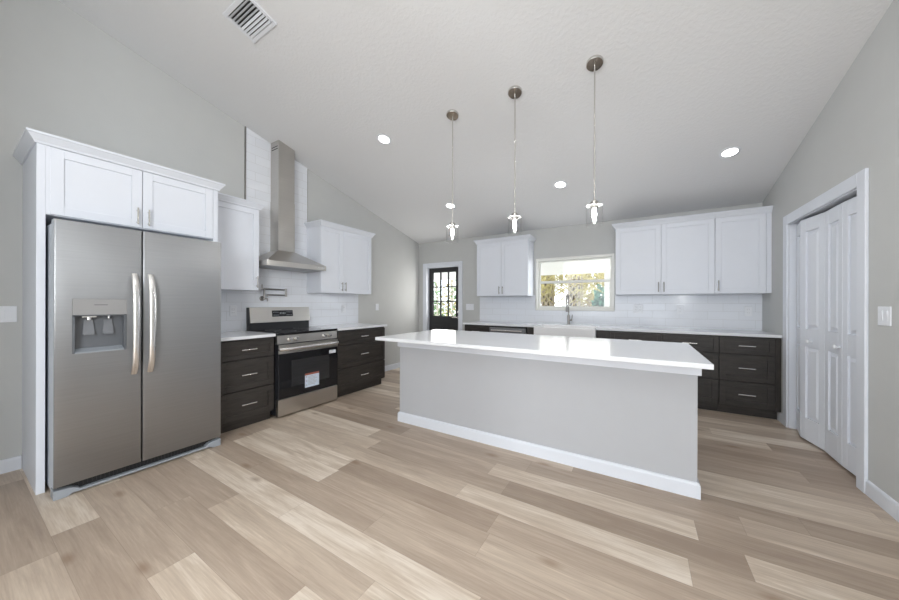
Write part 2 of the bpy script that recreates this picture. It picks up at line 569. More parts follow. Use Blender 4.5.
cb = MB().box(BDX0, BDX1, YB - 0.1, YB + WT + 0.1, -0.05, BDZ)
cb.box(WX0, WX1, YB - 0.1, YB + WT + 0.1, WZ0, WZ1)
struct(cut(wb, cb))
wz = MB().box(XL, XR, YR - WT, YR, 0, ceil_z(YR)).build('wall_rear', 'wall')
struct(cut(wz, MB().box(-3.5, -1.2, YR - 0.5, YR + 0.5, 0.02, 2.15).box(-0.85, 1.05, YR - 0.5, YR + 0.5, 0.02, 2.15)))
# unseen wall added behind the camera to shade the refrigerator surround's side panel
struct(MB().prism([(XL, 0), (-2.3, 0), (-2.3, ceil_z(-0.66) - 0.02), (XL, ceil_z(-0.66) - 0.02)], 'y', -0.72, -0.60).build('shading_partition', 'wall'))
# closet interior behind the bifold doors
struct(MB().box(XR + WT + 0.6, XR + WT + 0.65, DY0 - 0.2, DY1 + 0.2, 0, 2.3).box(XR + WT, XR + WT + 0.6, DY0 - 0.25, DY0 - 0.2, 0, 2.3)
       .box(XR + WT, XR + WT + 0.6, DY1 + 0.2, DY1 + 0.25, 0, 2.3).box(XR + WT, XR + WT + 0.6, DY0 - 0.2, DY1 + 0.2, 2.25, 2.3)
       .box(XR + WT, XR + WT + 0.6, DY0 - 0.2, DY1 + 0.2, -0.1, 0).build('wall_closet', 'wall'))

BBP = [(0, 0), (0.014, 0), (0.014, 0.082), (0.009, 0.094), (0.0, 0.098)]
def baseboard(name, path):
    return struct(MB().sweep(BBP, path).build(name, 'trim'))
baseboard('baseboard_left', [(XL, YR + 0.02), (XL, 0.322)])
baseboard('baseboard_left_far', [(XL, 3.562), (XL, YB)])
baseboard('baseboard_back', [(-2.925, YB), (-2.54, YB)])
baseboard('baseboard_right', [(XR, DY0 - 0.098), (XR, YR + 0.02)])
baseboard('baseboard_right_far', [(XR, 4.715), (XR, DY1 + 0.102)])

# casings
def casing(name, o2w, w_, h, cw, th=0.018):
    """Door casing in a local frame: width along u, out of the wall along v."""
    b = MB()
    b.box(-cw, 0, 0, th, 0, h + cw).box(w_, w_ + cw, 0, th, 0, h + cw).box(0, w_, 0, th, h, h + cw)
    b.xf(o2w)
    return struct(b.build(name, 'trim', bev=0.004))
# local u -> +x, v -> -y for the back wall ; u -> +y, v -> -x for the right wall
MBACK = Matrix(((1, 0, 0, BDX0), (0, -1, 0, YB), (0, 0, 1, 0), (0, 0, 0, 1)))
casing('trim_1', MBACK, BDX1 - BDX0, BDZ, 0.088)
MRIGHT = Matrix(((0, -1, 0, XR), (1, 0, 0, DY0), (0, 0, 1, 0), (0, 0, 0, 1)))
casing('trim_2', MRIGHT, DY1 - DY0, DZ, 0.095)
# jamb liners
struct(MB().box(XR, XR + WT, DY0, DY0 + 0.006, 0, DZ).box(XR, XR + WT, DY1 - 0.006, DY1, 0, DZ).box(XR, XR + WT, DY0, DY1, DZ - 0.006, DZ).build('trim_3', 'trim'))
struct(MB().box(BDX0, BDX0 + 0.006, YB, YB + WT, 0, BDZ).box(BDX1 - 0.006, BDX1, YB, YB + WT, 0, BDZ).box(BDX0, BDX1, YB, YB + WT, BDZ - 0.006, BDZ).build('trim_4', 'trim'))

# ------------------------------------------------------------------ back door: charcoal, nine panes
d1 = struct(D.objects.new('door_1', None)); COL.objects.link(d1)
DYF = YB + 0.085
sx0, sx1 = BDX0 - 0.0, BDX1 + 0.0
d1.location = ((sx0 + sx1) / 2, DYF, 0)
def atd(b, name, mat, par=d1, **k):
    b.xf(Matrix.Translation(-Vector(d1.location)))
    return b.build(name, mat, par, **k)
gx0, gx1, gz0, gz1 = -3.672, -3.118, 0.985, 1.875
sx0, sx1 = BDX0 + 0.008, BDX1 - 0.008
b = MB().box(sx0, gx0, DYF, DYF + 0.044, 0.012, BDZ - 0.008).box(gx1, sx1, DYF, DYF + 0.044, 0.012, BDZ - 0.008)
b.box(gx0, gx1, DYF, DYF + 0.044, gz1, BDZ - 0.008).box(gx0, gx1, DYF, DYF + 0.044, 0.012, gz0)
for i in (1, 2):
    x = gx0 + (gx1 - gx0) * i / 3
    b.box(x - 0.011, x + 0.011, DYF + 0.004, DYF + 0.04, gz0, gz1)
    z = gz0 + (gz1 - gz0) * i / 3
    b.box(gx0, gx1, DYF + 0.004, DYF + 0.04, z - 0.011, z + 0.011)
for xa, xb in ((gx0 + 0.0, gx0 + 0.245), (gx1 - 0.245, gx1)):      # raised lower panels
    b.prism([(xa, 0.22), (xb, 0.22), (xb, 0.80), (xa, 0.80)], 'y', DYF - 0.008, DYF)
atd(b, 'door_slab', 'door_black')
atd(MB().box(gx0, gx1, DYF + 0.02, DYF + 0.024, gz0, gz1), 'door_glass', 'glass')
hb = MB().lathe([(0, 0), (0.028, 0), (0.028, 0.012), (0.012, 0.016), (0.012, 0.05), (0, 0.05)], (0, 0, 0), 'z', 20, Matrix.Rotation(PI / 2, 4, 'X'))
hb.xf(Matrix.Translation((sx1 - 0.045, DYF, 0.965))).tube([(sx1 - 0.045, DYF - 0.048, 0.965), (sx1 - 0.16, DYF - 0.05, 0.965)], 0.009)
h = atd(hb, 'door_handle', 'nickel', smooth=True)
hb = MB().lathe([(0, 0), (0.028, 0), (0.028, 0.012), (0.022, 0.02), (0, 0.02)], (0, 0, 0), 'z', 20, Matrix.Rotation(PI / 2, 4, 'X'))
hb.xf(Matrix.Translation((sx1 - 0.045, DYF, 1.075))).box(sx1 - 0.049, sx1 - 0.041, DYF - 0.04, DYF - 0.018, 1.058, 1.092)
atd(hb, 'deadbolt', 'nickel', smooth=True)

# ------------------------------------------------------------------ closet bifold doors
d2 = struct(D.objects.new('door_2', None)); COL.objects.link(d2)
d2.location = (XR + 0.04, (DY0 + DY1) / 2, 0)
folds = [(1.333, 4.450), (1.274, 4.162), (1.325, 3.872), (1.315, 3.580), (1.328, 3.281)]
LZ0, LZ1 = 0.020, DZ - 0.030
def panel_leaf(W, H):
    """Six-panel style leaf: u along width, front at v = 0 (towards -v), two raised panels."""
    b = MB()
    st = 0.062
    lo = (0.20, 0.845); hi = (1.005, H - 0.115)
    th = 0.034
    b.box(0, st, 0, th, 0, H).box(W - st, W, 0, th, 0, H)
    zs = [0, lo[0], lo[1], hi[0], hi[1], H]
    for za, zb in ((0, lo[0]), (lo[1], hi[0]), (hi[1], H)):
        b.box(st, W - st, 0, th, za, zb)
    for za, zb in (lo, hi):
        b.box(st, W - st, 0.014, th - 0.002, za, zb)
        ra, rb, m_, e = st + 0.012, W - st - 0.012, 0.026, 0.003
        b.hull8([(ra, 0.014, za + 0.012), (rb, 0.014, za + 0.012), (ra + m_, e, za + 0.012 + m_), (rb - m_, e, za + 0.012 + m_),
                 (ra, 0.014, zb - 0.012), (rb, 0.014, zb - 0.012), (ra + m_, e, zb - 0.012 - m_), (rb - m_, e, zb - 0.012 - m_)])
    return b
for i in range(4):
    A, B = Vector((folds[i + 1][0], folds[i + 1][1])), Vector((folds[i][0], folds[i][1]))
    W = (B - A).length - 0.003
    u = (B - A).normalized()
    v = Vector((u.y, -u.x))            # into the closet (+x)
    mt = Matrix(((u.x, v.x, 0, A.x), (u.y, v.y, 0, A.y), (0, 0, 1, LZ0), (0, 0, 0, 1)))
    lf = panel_leaf(W, LZ1 - LZ0).xf(Matrix.Translation(-Vector(d2.location)) @ mt).build('door_leaf', 'trim', d2, bev=0.002)
    if i in (1, 2):
        uu = W * 0.52 if i == 1 else W * 0.12
        kb = MB().lathe([(0, 0), (0.010, 0), (0.008, 0.012), (0.017, 0.022), (0.018, 0.030), (0.012, 0.037), (0, 0.039)], (0, 0, 0), 'z', 20, Matrix.Rotation(PI / 2, 4, 'X'))
        kb.xf(Matrix.Translation((uu, 0, 0.918 - LZ0)))
        kb.xf(Matrix.Translation(-Vector(d2.location)) @ mt).build('door_knob', 'plastic', lf, smooth=True)

# ------------------------------------------------------------------ sink window
w1 = struct(D.objects.new('window_1', None)); COL.objects.link(w1)
w1.location = ((WX0 + WX1) / 2, YB, WZ0)
def atw(b, name, mat, par=w1, **k):
    b.xf(Matrix.Translation(-Vector(w1.location)))
    return b.build(name, mat, par, **k)
def ring(b, x0, x1, z0, z1, t_, y0, y1, tb=None):
    tb = tb or t_
    return b.box(x0, x0 + t_, y0, y1, z0, z1).box(x1 - t_, x1, y0, y1, z0, z1).box(x0 + t_, x1 - t_, y0, y1, z1 - t_, z1).box(x0 + t_, x1 - t_, y0, y1, z0, z0 + tb)
atw(ring(MB(), WX0, WX1, WZ0, WZ1, 0.034, YB - 0.012, YB + 0.12), 'window_frame', 'window_white', bev=0.002)
zr = 1.60
atw(ring(MB(), WX0 + 0.034, WX1 - 0.034, zr - 0.02, WZ1 - 0.034, 0.026, YB + 0.075, YB + 0.105), 'window_sash', 'window_white', bev=0.002)
atw(ring(MB(), WX0 + 0.034, WX1 - 0.034, WZ0 + 0.034, zr + 0.02, 0.034, YB + 0.035, YB + 0.070), 'window_sash', 'window_white', bev=0.002)
atw(MB().box(WX0 + 0.06, WX1 - 0.06, YB + 0.088, YB + 0.092, zr + 0.006, WZ1 - 0.06), 'window_pane', 'glass')
atw(MB().box(WX0 + 0.068, WX1 - 0.068, YB + 0.050, YB + 0.054, WZ0 + 0.068, zr - 0.014), 'window_pane', 'glass')

# ------------------------------------------------------------------ tiled splashbacks
CT, CB = 0.920, 0.890        # worktop top and underside
ZU, HU = 1.384, 0.907
TY0, TY1 = 1.877, 2.668
tl = MB()
e_ = 0.003
G = 0.0006
tl.box(XL + G, XL + 0.010, 1.345, 3.596, CT + 0.0005, ZU)
tag(tl.build('tile_backsplash', 'tile_y'), 'glossy white subway tile backsplash behind the range, between worktop and wall cabinets', 'backsplash', 'tiled backsplashes')
bs = MB().prism([(TY0, ZU), (TY1, ZU), (TY1, ceil_z(TY1) - e_), (TY0, ceil_z(TY0) - e_)], 'x', XL + G, XL + 0.010).build('tile_column', 'tile_y')
tag(bs, 'tall column of white subway tile behind the hood chimney, up to the ceiling', 'backsplash', 'tiled backsplashes')
eb = MB().hull8([(XL, TY0 - 0.012, 2.37), (XL + 0.016, TY0 - 0.012, 2.37), (XL, TY0, 2.37), (XL + 0.016, TY0, 2.37),
                 (XL, TY0 - 0.012, ceil_z(TY0) - e_), (XL + 0.016, TY0 - 0.012, ceil_z(TY0) - e_), (XL, TY0, ceil_z(TY0) - e_), (XL + 0.016, TY0, ceil_z(TY0) - e_)])
eb.build('edge_trim', 'dark_nickel', bs)['label'] = 'dark metal edge strip up the left side'
eb = MB().box(XL, XL + 0.014, TY1, TY1 + 0.006, 2.37, ceil_z(TY1) - 0.01)
eb.build('edge_trim', 'nickel', bs)
tb = MB().prism([(-2.545, CT), (XR - 0.001, CT), (XR - 0.001, 1.385), (WX1 + 0.006, 1.385), (WX1 + 0.006, WZ0 - 0.004), (WX0 - 0.006, WZ0 - 0.004), (WX0 - 0.006, 1.385), (-2.545, 1.385)], 'y', YB - 0.010, YB - G)
tag(tb.build('tile_backsplash', 'tile_x'), 'glossy white subway tile backsplash on the back wall under the window', 'backsplash', 'tiled backsplashes')

# ------------------------------------------------------------------ cabinets (local: width +x, back at y = 0, front towards -y)
CROWN = [(0.0, 0.0), (0.010, 0.0), (0.014, 0.014), (0.038, 0.049), (0.044, 0.053), (0.044, 0.067), (0.0, 0.067)]
def shaker(x0, x1, z0, z1, yf, fr=0.058, th=0.020, rec=0.009):
    b = MB()
    b.box(x0, x0 + fr, yf, yf + th, z0, z1).box(x1 - fr, x1, yf, yf + th, z0, z1)
    b.box(x0 + fr, x1 - fr, yf, yf + th, z0, z0 + fr).box(x0 + fr, x1 - fr, yf, yf + th, z1 - fr, z1)
    b.box(x0 + fr, x1 - fr, yf + rec, yf + th - 0.002, z0 + fr, z1 - fr)
    return b
def pull(c, length, yf, vertical, parent, name='pull_handle', r=0.0055, mat='nickel'):
    x, z = c
    hh = length / 2
    d = 0.030
    b = MB()
    if vertical:
        b.tube([(x, yf - d, z - hh), (x, yf - d, z + hh)], r)
        for q in (-0.7, 0.7):
            b.tube([(x, yf + 0.001, z + q * hh), (x, yf - d, z + q * hh)], r * 0.8, 8)
    else:
        b.tube([(x - hh, yf - d, z), (x + hh, yf - d, z)], r)
        for q in (-0.7, 0.7):
            b.tube([(x + q * hh, yf + 0.001, z), (x + q * hh, yf - d, z)], r * 0.8, 8)
    return b.build(name, mat, parent, smooth=True)
def wall_cabinet(label, loc, rz, W, H, DP, doors, crown, group, filler=0.0):
    """doors: list of (x0, x1, handle side)."""
    t = thing('wall_cabinet', label, 'cabinet', loc, rz, group)
    MB().box(0, W, -DP + 0.021, -0.001, 0, H).build('carcass', 'white', t, bev=0.0015)
    for x0, x1, hs in doors:
        d = shaker(x0 + 0.002, x1 - 0.002, 0.003, H - 0.0065, -DP).build('cabinet_door', 'white', t, bev=0.0015)
        hx = x1 - 0.030 if hs == 'r' else x0 + 0.030
        pull((hx, 0.095), 0.128, -DP, True, d, mat='dark_nickel')
    if filler:
        MB().box(W - filler + 0.002, W, -DP + 0.004, -DP + 0.02, 0.0, H).build('filler_strip', 'white', t)
    path = [(0, -DP)] if not crown[0] else [(0, -0.001), (0, -DP)]
    path += [(W, -DP)] if not crown[1] else [(W, -DP), (W, -0.001)]
    cr = MB().sweep(CROWN, [(p[0], p[1]) for p in path])
    cr.xf(Matrix.Translation((0, 0, H - 0.006))).build('crown_moulding', 'trim', t)
    MB().box(0.0, W, -DP + 0.0, -0.001, H - 0.005, H + 0.006).build('top_panel', 'trim', t)
    return t
wall_cabinet('white single-door wall cabinet between the refrigerator and the range hood', (XL, 1.350, ZU), LEFT, 0.517, HU, 0.325, [(0.0, 0.517, 'r')], (0, 1), 'white shaker wall cabinets')
wall_cabinet('white two-door wall cabinet to the right of the range hood', (XL, 2.664, ZU), LEFT, 0.916, HU, 0.325, [(0.0, 0.362, 'r'), (0.362, 0.916, 'l')], (1, 1), 'white shaker wall cabinets')
wall_cabinet('white two-door wall cabinet between the black door and the window', (-2.450, YB, 1.372), 0, 0.914, 0.915, 0.330, [(0.0, 0.457, 'r'), (0.457, 0.914, 'l')], (1, 1), 'white shaker wall cabinets')
wall_cabinet('wide white two-door wall cabinet just right of the window', (-0.290, YB, 1.372), 0, 1.073, 0.925, 0.330, [(0.0, 0.529, 'r'), (0.529, 1.073, 'l')], (1, 0), 'white shaker wall cabinets')
wall_cabinet('white single-door wall cabinet in the corner by the right wall', (0.784, YB, 1.372), 0, 0.497, 0.925, 0.330, [(0.0, 0.452, 'l')], (0, 0), 'white shaker wall cabinets', filler=0.045)

DRAWERS = [(0.112, 0.381), (0.392, 0.684), (0.695, 0.872)]
def base_cabinet(label, loc, rz, W, DP, fronts, group, filler=0.0, sink=None):
    """fronts: list of (kind, x0, x1, z0, z1, pull) with kind 'drawer' or 'door'."""
    t = thing('base_cabinet', label, 'cabinet', loc, rz, group)
    b = MB()
    if sink:
        b.box(0, sink[0], -DP + 0.021, -0.012, 0.100, CB - 0.001).box(sink[1], W, -DP + 0.021, -0.012, 0.100, CB - 0.001).box(sink[0], sink[1], -DP + 0.021, -0.012, 0.100, 0.660)
    else:
        b.box(0, W, -DP + 0.021, -0.012, 0.100, CB - 0.001)
    b.build('carcass', 'wood_v', t)
    MB().box(0.0, W, -DP + 0.075, -0.012, 0.0, 0.100).build('toe_kick', 'wood', t)
    for kind, x0, x1, z0, z1, pl in fronts:
        fr = 0.058 if z1 - z0 > 0.2 else 0.045
        d = shaker(x0 + 0.003, x1 - 0.003, z0, z1, -DP, fr=fr).build('drawer_front' if kind == 'drawer' else 'cabinet_door', 'wood' if kind == 'drawer' else 'wood_v', t, bev=0.0015)
        if pl == 'h':
            pull(((x0 + x1) / 2, (z0 + z1) / 2 + 0.0), 0.140, -DP, False, d, r=0.0066, mat='handle_steel')
        elif pl in ('l', 'r'):
            pull((x0 + 0.03 if pl == 'l' else x1 - 0.03, z1 - 0.10), 0.128, -DP, True, d)
    if filler:
        MB().box(W - filler, W, -DP + 0.006, -DP + 0.021, 0.100, CB - 0.001).build('filler_strip', 'wood_v', t)
    return t
def stack(W, x0=0.0):
    return [('drawer', x0, x0 + W, a, c, 'h') for a, c in DRAWERS]
BG = 'dark-stained base cabinets'
base_cabinet('dark three-drawer base cabinet between the refrigerator and the range', (XL, 1.342, 0), LEFT, 0.520, 0.640, stack(0.520), BG)
base_cabinet('dark three-drawer base cabinet on the far side of the range', (XL, 2.676, 0), LEFT, 0.880, 0.640, stack(0.880), BG)
BD = YB - 4.640
base_cabinet('dark narrow base cabinet at the door end of the back counter, left of the dishwasher', (-2.535, YB, 0), 0, 0.455, BD,
             [('drawer', 0, 0.455, 0.695, 0.872, 'h'), ('door', 0, 0.455, 0.112, 0.684, 'r')], BG)
SX0, SX1 = -1.342, -0.505
base_cabinet('dark sink base cabinet under the white apron sink', (-1.462, YB, 0), 0, 1.130, BD,
             [('door', 0.0, 0.565, 0.112, 0.650, 'r'), ('door', 0.565, 1.130, 0.112, 0.650, 'l')], BG, sink=(SX0 + 1.462 - 0.003, SX1 + 1.462 + 0.003))
base_cabinet('dark three-drawer base cabinet directly right of the apron sink', (-0.331, YB, 0), 0, 0.566, BD, stack(0.566), BG)
base_cabinet('dark three-drawer base cabinet half hidden by the island worktop corner', (0.236, YB, 0), 0, 0.538, BD, stack(0.538), BG)
base_cabinet('dark three-drawer base cabinet in the corner beside the white bifold doors', (0.775, YB, 0), 0, 0.506, BD, stack(0.462), BG, filler=0.044)

# ------------------------------------------------------------------ worktops
WG = 'white quartz worktops'
def slab(x0, x1, y0, y1, label, cutter=None):
    b = MB().box(x0, x1, y0, y1, CB, CT)
    o = b.build('worktop', 'quartz')
    if cutter:
        cut(o, cutter)
    bv = o.modifiers.new('bevel', 'BEVEL')
    bv.width = 0.003; bv.segments = 2; bv.limit_method = 'ANGLE'
    return tag(o, label, 'worktop', WG)
slab(XL + 0.011, -3.302, 1.343, 1.866, 'small white quartz worktop between the refrigerator and the range')
slab(XL + 0.011, -3.302, 2.672, 3.580, 'white quartz worktop on the far side of the range')
slab(-2.560, XR - 0.002, 4.612, YB - 0.011, 'long white quartz worktop under the window with the sink set in it',
     MB().box(SX0 - 0.001, SX1 + 0.001, 4.5, 5.055, 0.8, 1.0))

# ------------------------------------------------------------------ apron sink and faucet
s = thing('farmhouse_sink', 'white farmhouse apron sink set in the back worktop under the window', 'sink', ((SX0 + SX1) / 2, 4.83, 0.665))
def ats(b, name, mat, par, org, **k):
    b.xf(Matrix.Translation(-Vector(org)))
    return b.build(name, mat, par, **k)
so_ = MB().box(SX0, SX1, 4.592, 5.054, 0.665, 0.908)
sk = ats(so_, 'basin', 'ceramic', s, s.location)
cutb = MB().box(SX0 + 0.03, SX1 - 0.03, 4.625, 5.03, 0.70, 1.0)
cutb.xf(Matrix.Translation(-s.location))
cut(sk, cutb)
bv = sk.modifiers.new('bevel', 'BEVEL'); bv.width = 0.008; bv.segments = 3; bv.limit_method = 'ANGLE'
ats(MB().lathe([(0, 0), (0.045, 0), (0.045, 0.004), (0.03, 0.006), (0, 0.003)], ((SX0 + SX1) / 2, 4.83, 0.700)), 'drain', 'nickel', s, s.location, smooth=True)
fx, fy_ = -0.945, 5.115
f = thing('kitchen_faucet', 'brushed nickel spring pull-down faucet behind the apron sink', 'faucet', (fx, fy_, CT))
MB().lathe([(0, 0), (0.028, 0), (0.028, 0.008), (0.019, 0.014), (0.019, 0.14), (0.014, 0.15), (0.0, 0.15)]).build('faucet_body', 'dark_nickel', f, smooth=True)
pts = [(0, 0, 0.14 + 0.02 * i) for i in range(13)]
for i in range(1, 15):
    a = PI * i / 14
    pts.append((0, -0.075 + 0.075 * math.cos(a), 0.38 + 0.075 * math.sin(a)))
pts += [(0, -0.15, 0.34), (0, -0.15, 0.30)]
MB().tube(pts, 0.008).build('hose', 'dark_nickel', f, smooth=True)
coil = []
tot = len(pts) - 1
for i in range(tot * 8):
    q = i / 8.0
    k = int(q); fr_ = q - k
    P0, P1 = Vector(pts[k]), Vector(pts[k + 1])
    c = P0.lerp(P1, fr_)
    d = (P1 - P0).normalized()
    u = Vector((1, 0, 0)); v = d.cross(u)
    a = i * 2 * PI / 8
    coil.append(c + u * 0.0125 * math.cos(a) + v * 0.0125 * math.sin(a))
MB().tube(coil, 0.0028, 5).build('spring', 'dark_nickel', f, smooth=True)
MB().lathe([(0, 0), (0.015, 0), (0.017, 0.05), (0.013, 0.11), (0, 0.11)], (0, -0.15, 0.20)).build('spray_head', 'dark_nickel', f, smooth=True)
MB().tube([(0, 0, 0.30), (0, -0.06, 0.30), (0, -0.132, 0.27)], 0.006).build('holder_arm', 'dark_nickel', f, smooth=True)
MB().tube([(0.015, 0, 0.07), (0.05, 0, 0.07)], 0.014).tube([(0.045, 0, 0.07), (0.052, -0.005, 0.12), (0.056, -0.008, 0.155)], 0.006).build('lever_handle', 'dark_nickel', f, smooth=True)

# ------------------------------------------------------------------ dishwasher
dw = thing('dishwasher', 'stainless dishwasher under the back worktop, between the narrow cabinet and sink', 'dishwasher', (-2.077, YB, 0))
W = 0.606
MB().box(0.004, W - 0.004, -BD + 0.03, -0.02, 0.10, CB - 0.002).build('tub', 'black_matt', dw)
dd = MB().box(0.006, W - 0.006, -BD - 0.006, -BD + 0.03, 0.105, 0.862).build('dishwasher_door', 'steel', dw, bev=0.004)
MB().box(0.006, W - 0.006, -BD, -BD + 0.03, 0.866, CB - 0.003).build('control_strip', 'black_matt', dw)
hb = MB().tube([(0.05, -BD - 0.045, 0.82), (W - 0.05, -BD - 0.045, 0.82)], 0.011)
for x in (0.075, W - 0.075):
    hb.tube([(x, -BD - 0.005, 0.82), (x, -BD - 0.045, 0.82)], 0.008)
hb.build('door_handle', 'handle_steel', dd, smooth=True)
MB().box(0.006, W - 0.006, -BD + 0.06, -0.02, 0.0, 0.10).build('toe_panel', 'black_matt', dw)

# ------------------------------------------------------------------ refrigerator surround cabinet
fs = thing('refrigerator_cabinet', 'tall white surround with two overhead doors built around the refrigerator', 'cabinet', (XL, 0.325, 0), LEFT)
FD = 0.637
FW = 1.015
MB().box(0, 0.037, -FD, -0.001, 0.0, 2.285).build('side_panel', 'white', fs, bev=0.0015)
MB().box(FW - 0.037, FW, -FD, -0.001, 0.0, 2.285).build('side_panel', 'white', fs, bev=0.0015)
MB().box(0.037, FW - 0.037, -FD + 0.021, -0.001, 1.829, 2.285).build('carcass', 'white', fs)
MB().box(0.037, 0.056, -FD + 0.002, -FD + 0.021, 1.829, 2.285).build('face_stile', 'white', fs)
for x0, x1, hs in ((0.056, 0.502, 'r'), (0.506, 0.976, 'l')):
    d = shaker(x0, x1, 1.834, 2.280, -FD).build('cabinet_door', 'white', fs, bev=0.0015)
    pull((x1 - 0.030 if hs == 'r' else x0 + 0.030, 1.915), 0.128, -FD, True, d)
MB().box(0, FW, -FD, -0.001, 2.282, 2.292).build('top_panel', 'trim', fs)
MB().sweep(CROWN, [(0, -0.001), (0, -FD), (FW, -FD), (FW, -0.40)]).xf(Matrix.Translation((0, 0, 2.281))).build('crown_moulding', 'trim', fs)

# ------------------------------------------------------------------ refrigerator
rf = thing('refrigerator', 'stainless side-by-side refrigerator with water dispenser in the white surround', 'refrigerator', (XL, 0.372, 0), LEFT)
RD = 0.837
RW = 0.915
MB().box(0.004, RW - 0.004, -0.755, -0.03, 0.03, 1.762).build('cabinet_body', 'side_grey', rf, bev=0.004)
SPX = 0.404
ZD0, ZD1 = 0.078, 1.775
def fridge_door(x0, x1):
    b = MB()
    r = 0.007
    yb_, yf = -0.762, -RD
    arc = [(x0, yb_)]
    for i in range(7):
        a = PI / 2 * i / 6
        arc.append((x0 + r - r * math.cos(a), yf + r - r * math.sin(a)))
    for i in range(7):
        a = PI / 2 * i / 6
        arc.append((x1 - r + r * math.sin(a), yf + r - r * math.cos(a)))
    arc.append((x1, yb_))
    b.prism(arc, 'z', ZD0, ZD1)
    return b
fd = fridge_door(0.0, SPX).build('freezer_door', 'steel', rf)
DX0, DX1, DZ0, DZ1, DZM = 0.074, 0.326, 0.912, 1.272, 1.162
cut(fd, MB().box(DX0, DX1, -RD - 0.1, -RD + 0.062, DZ0, DZ1))
gd = fridge_door(SPX + 0.007, RW).build('refrigerator_door', 'steel', rf)
for o_ in (fd, gd):
    for p in o_.data.polygons:
        p.use_smooth = True
    o_.data.set_sharp_from_angle(angle=math.radians(30))
def disp(b, name, mat, **k):
    return b.build(name, mat, dpn, **k)
dpn = MB().box(DX0 + 0.001, DX1 - 0.001, -RD + 0.058, -RD + 0.061, DZ0 + 0.001, DZ1 - 0.001).build('dispenser', 'disp_grey', fd)
# the dispenser is one sub-part of the freezer door: cavity, paddles, panel joined by material slots
def add_to(o, b, mat):
    bm = bmesh.new(); bm.from_mesh(o.data)
    o.data.materials.append(M[mat]); k = len(o.data.materials) - 1
    bmesh.ops.recalc_face_normals(b.b, faces=b.b.faces)
    tmp = D.meshes.new('tmp'); b.b.to_mesh(tmp); b.b.free()
    n0 = len(bm.faces)
    bm.from_mesh(tmp)
    bm.faces.ensure_lookup_table()
    for fc in bm.faces[n0:]:
        fc.material_index = k
    bm.to_mesh(o.data); bm.free(); D.meshes.remove(tmp)
e = 0.001
cav = MB().box(DX0 + e, DX0 + 0.012, -RD + e, -RD + 0.058, DZ0 + e, DZM).box(DX1 - 0.012, DX1 - e, -RD + e, -RD + 0.058, DZ0 + e, DZM)
cav.box(DX0 + e, DX1 - e, -RD + e, -RD + 0.058, DZM - 0.004, DZM + 0.004)
add_to(dpn, cav, 'disp_grey')
tray = MB().hull8([(DX0 + 0.012, -RD + 0.001, DZ0 + e), (DX1 - 0.012, -RD + 0.001, DZ0 + e), (DX0 + 0.012, -RD + 0.058, DZ0 + e), (DX1 - 0.012, -RD + 0.058, DZ0 + e),
                   (DX0 + 0.012, -RD + 0.001, DZ0 + 0.008), (DX1 - 0.012, -RD + 0.001, DZ0 + 0.008), (DX0 + 0.012, -RD + 0.058, DZ0 + 0.03), (DX1 - 0.012, -RD + 0.058, DZ0 + 0.03)])
add_to(dpn, tray, 'grey_plastic')
pad = MB()
for xa, xb in ((0.125, 0.180), (0.215, 0.270)):
    pad.hull8([(xa, -RD + 0.040, 1.035), (xb, -RD + 0.040, 1.035), (xa, -RD + 0.046, 1.035), (xb, -RD + 0.046, 1.035),
               (xa + 0.008, -RD + 0.050, 1.13), (xb - 0.008, -RD + 0.050, 1.13), (xa + 0.008, -RD + 0.056, 1.13), (xb - 0.008, -RD + 0.056, 1.13)])
    pad.box(xa + 0.004, xb - 0.004, -RD + 0.034, -RD + 0.046, 1.030, 1.042)
add_to(dpn, pad, 'disp_paddle')
noz = MB().tube([(0.150, -RD + 0.03, DZM - 0.03), (0.150, -RD + 0.03, DZM)], 0.016).tube([(0.243, -RD + 0.03, DZM - 0.024), (0.243, -RD + 0.03, DZM)], 0.008)
noz.box(0.118, 0.183, -RD + 0.012, -RD + 0.05, DZM - 0.014, DZM - 0.003)
add_to(dpn, noz, 'handle_steel')
add_to(dpn, MB().box(DX0 + e, DX1 - e, -RD - 0.003, -RD + 0.02, DZM + 0.004, DZ1 - e), 'disp_panel')
add_to(dpn, MB().box(0.170, 0.232, -RD - 0.004, -RD - 0.0025, 1.230, 1.235), 'dark_mark')
for o_ in (fd, gd):                       # painted door sides, steel front
    o_.data.materials.append(M['side_grey'])
    for p in o_.data.polygons:
        c = p.center
        if abs(p.normal.x) > 0.85 and (c.x < 0.003 or c.x > RW - 0.003):
            p.material_index = 1
for door, x0, tilt in ((fd, SPX - 0.041, 1), (gd, SPX + 0.046, -1)):
    P = []
    n = 18
    for i in range(n + 1):
        q = i / n
        z = 0.735 + q * 0.72
        bow = 0.052 * (1 - (2 * q - 1) ** 4) ** 0.9 + 0.006
        P.append((x0, -RD - bow, z))
    P = [(x0, -RD + 0.002, 0.737)] + P + [(x0, -RD + 0.002, 1.453)]
    MB().tube(P, 0.010, 14, ry=0.019, up=(0, -1, 0)).build('door_handle', 'handle_steel', door, smooth=True)
gb = MB().box(0.02, RW - 0.02, -0.79, -0.77, 0.022, 0.070)
for i in range(40):
    x = 0.07 + i * 0.02
    gb.box(x, x + 0.006, -0.795, -0.79, 0.032, 0.062)
gb.build('base_grille', 'black_matt', rf)
MB().box(0.055, RW - 0.055, -0.83, -0.795, 0.012, 0.026).build('grille_lip', 'grey_plastic', rf, bev=0.003)
for a, c in ((0.0, 1), (RW, -1)):
    pr = [(a, 0.0), (a + c * 0.055, 0.0), (a + c * 0.085, 0.018), (a + c * 0.11, 0.024), (a + c * 0.11, 0.034), (a + c * 0.075, 0.052), (a, 0.060)]
    if c < 0:
        pr = pr[::-1]
    MB().prism(pr, 'y', -RD + 0.002, -0.74).build('foot_cover', 'grey_plastic', rf, bev=0.004)

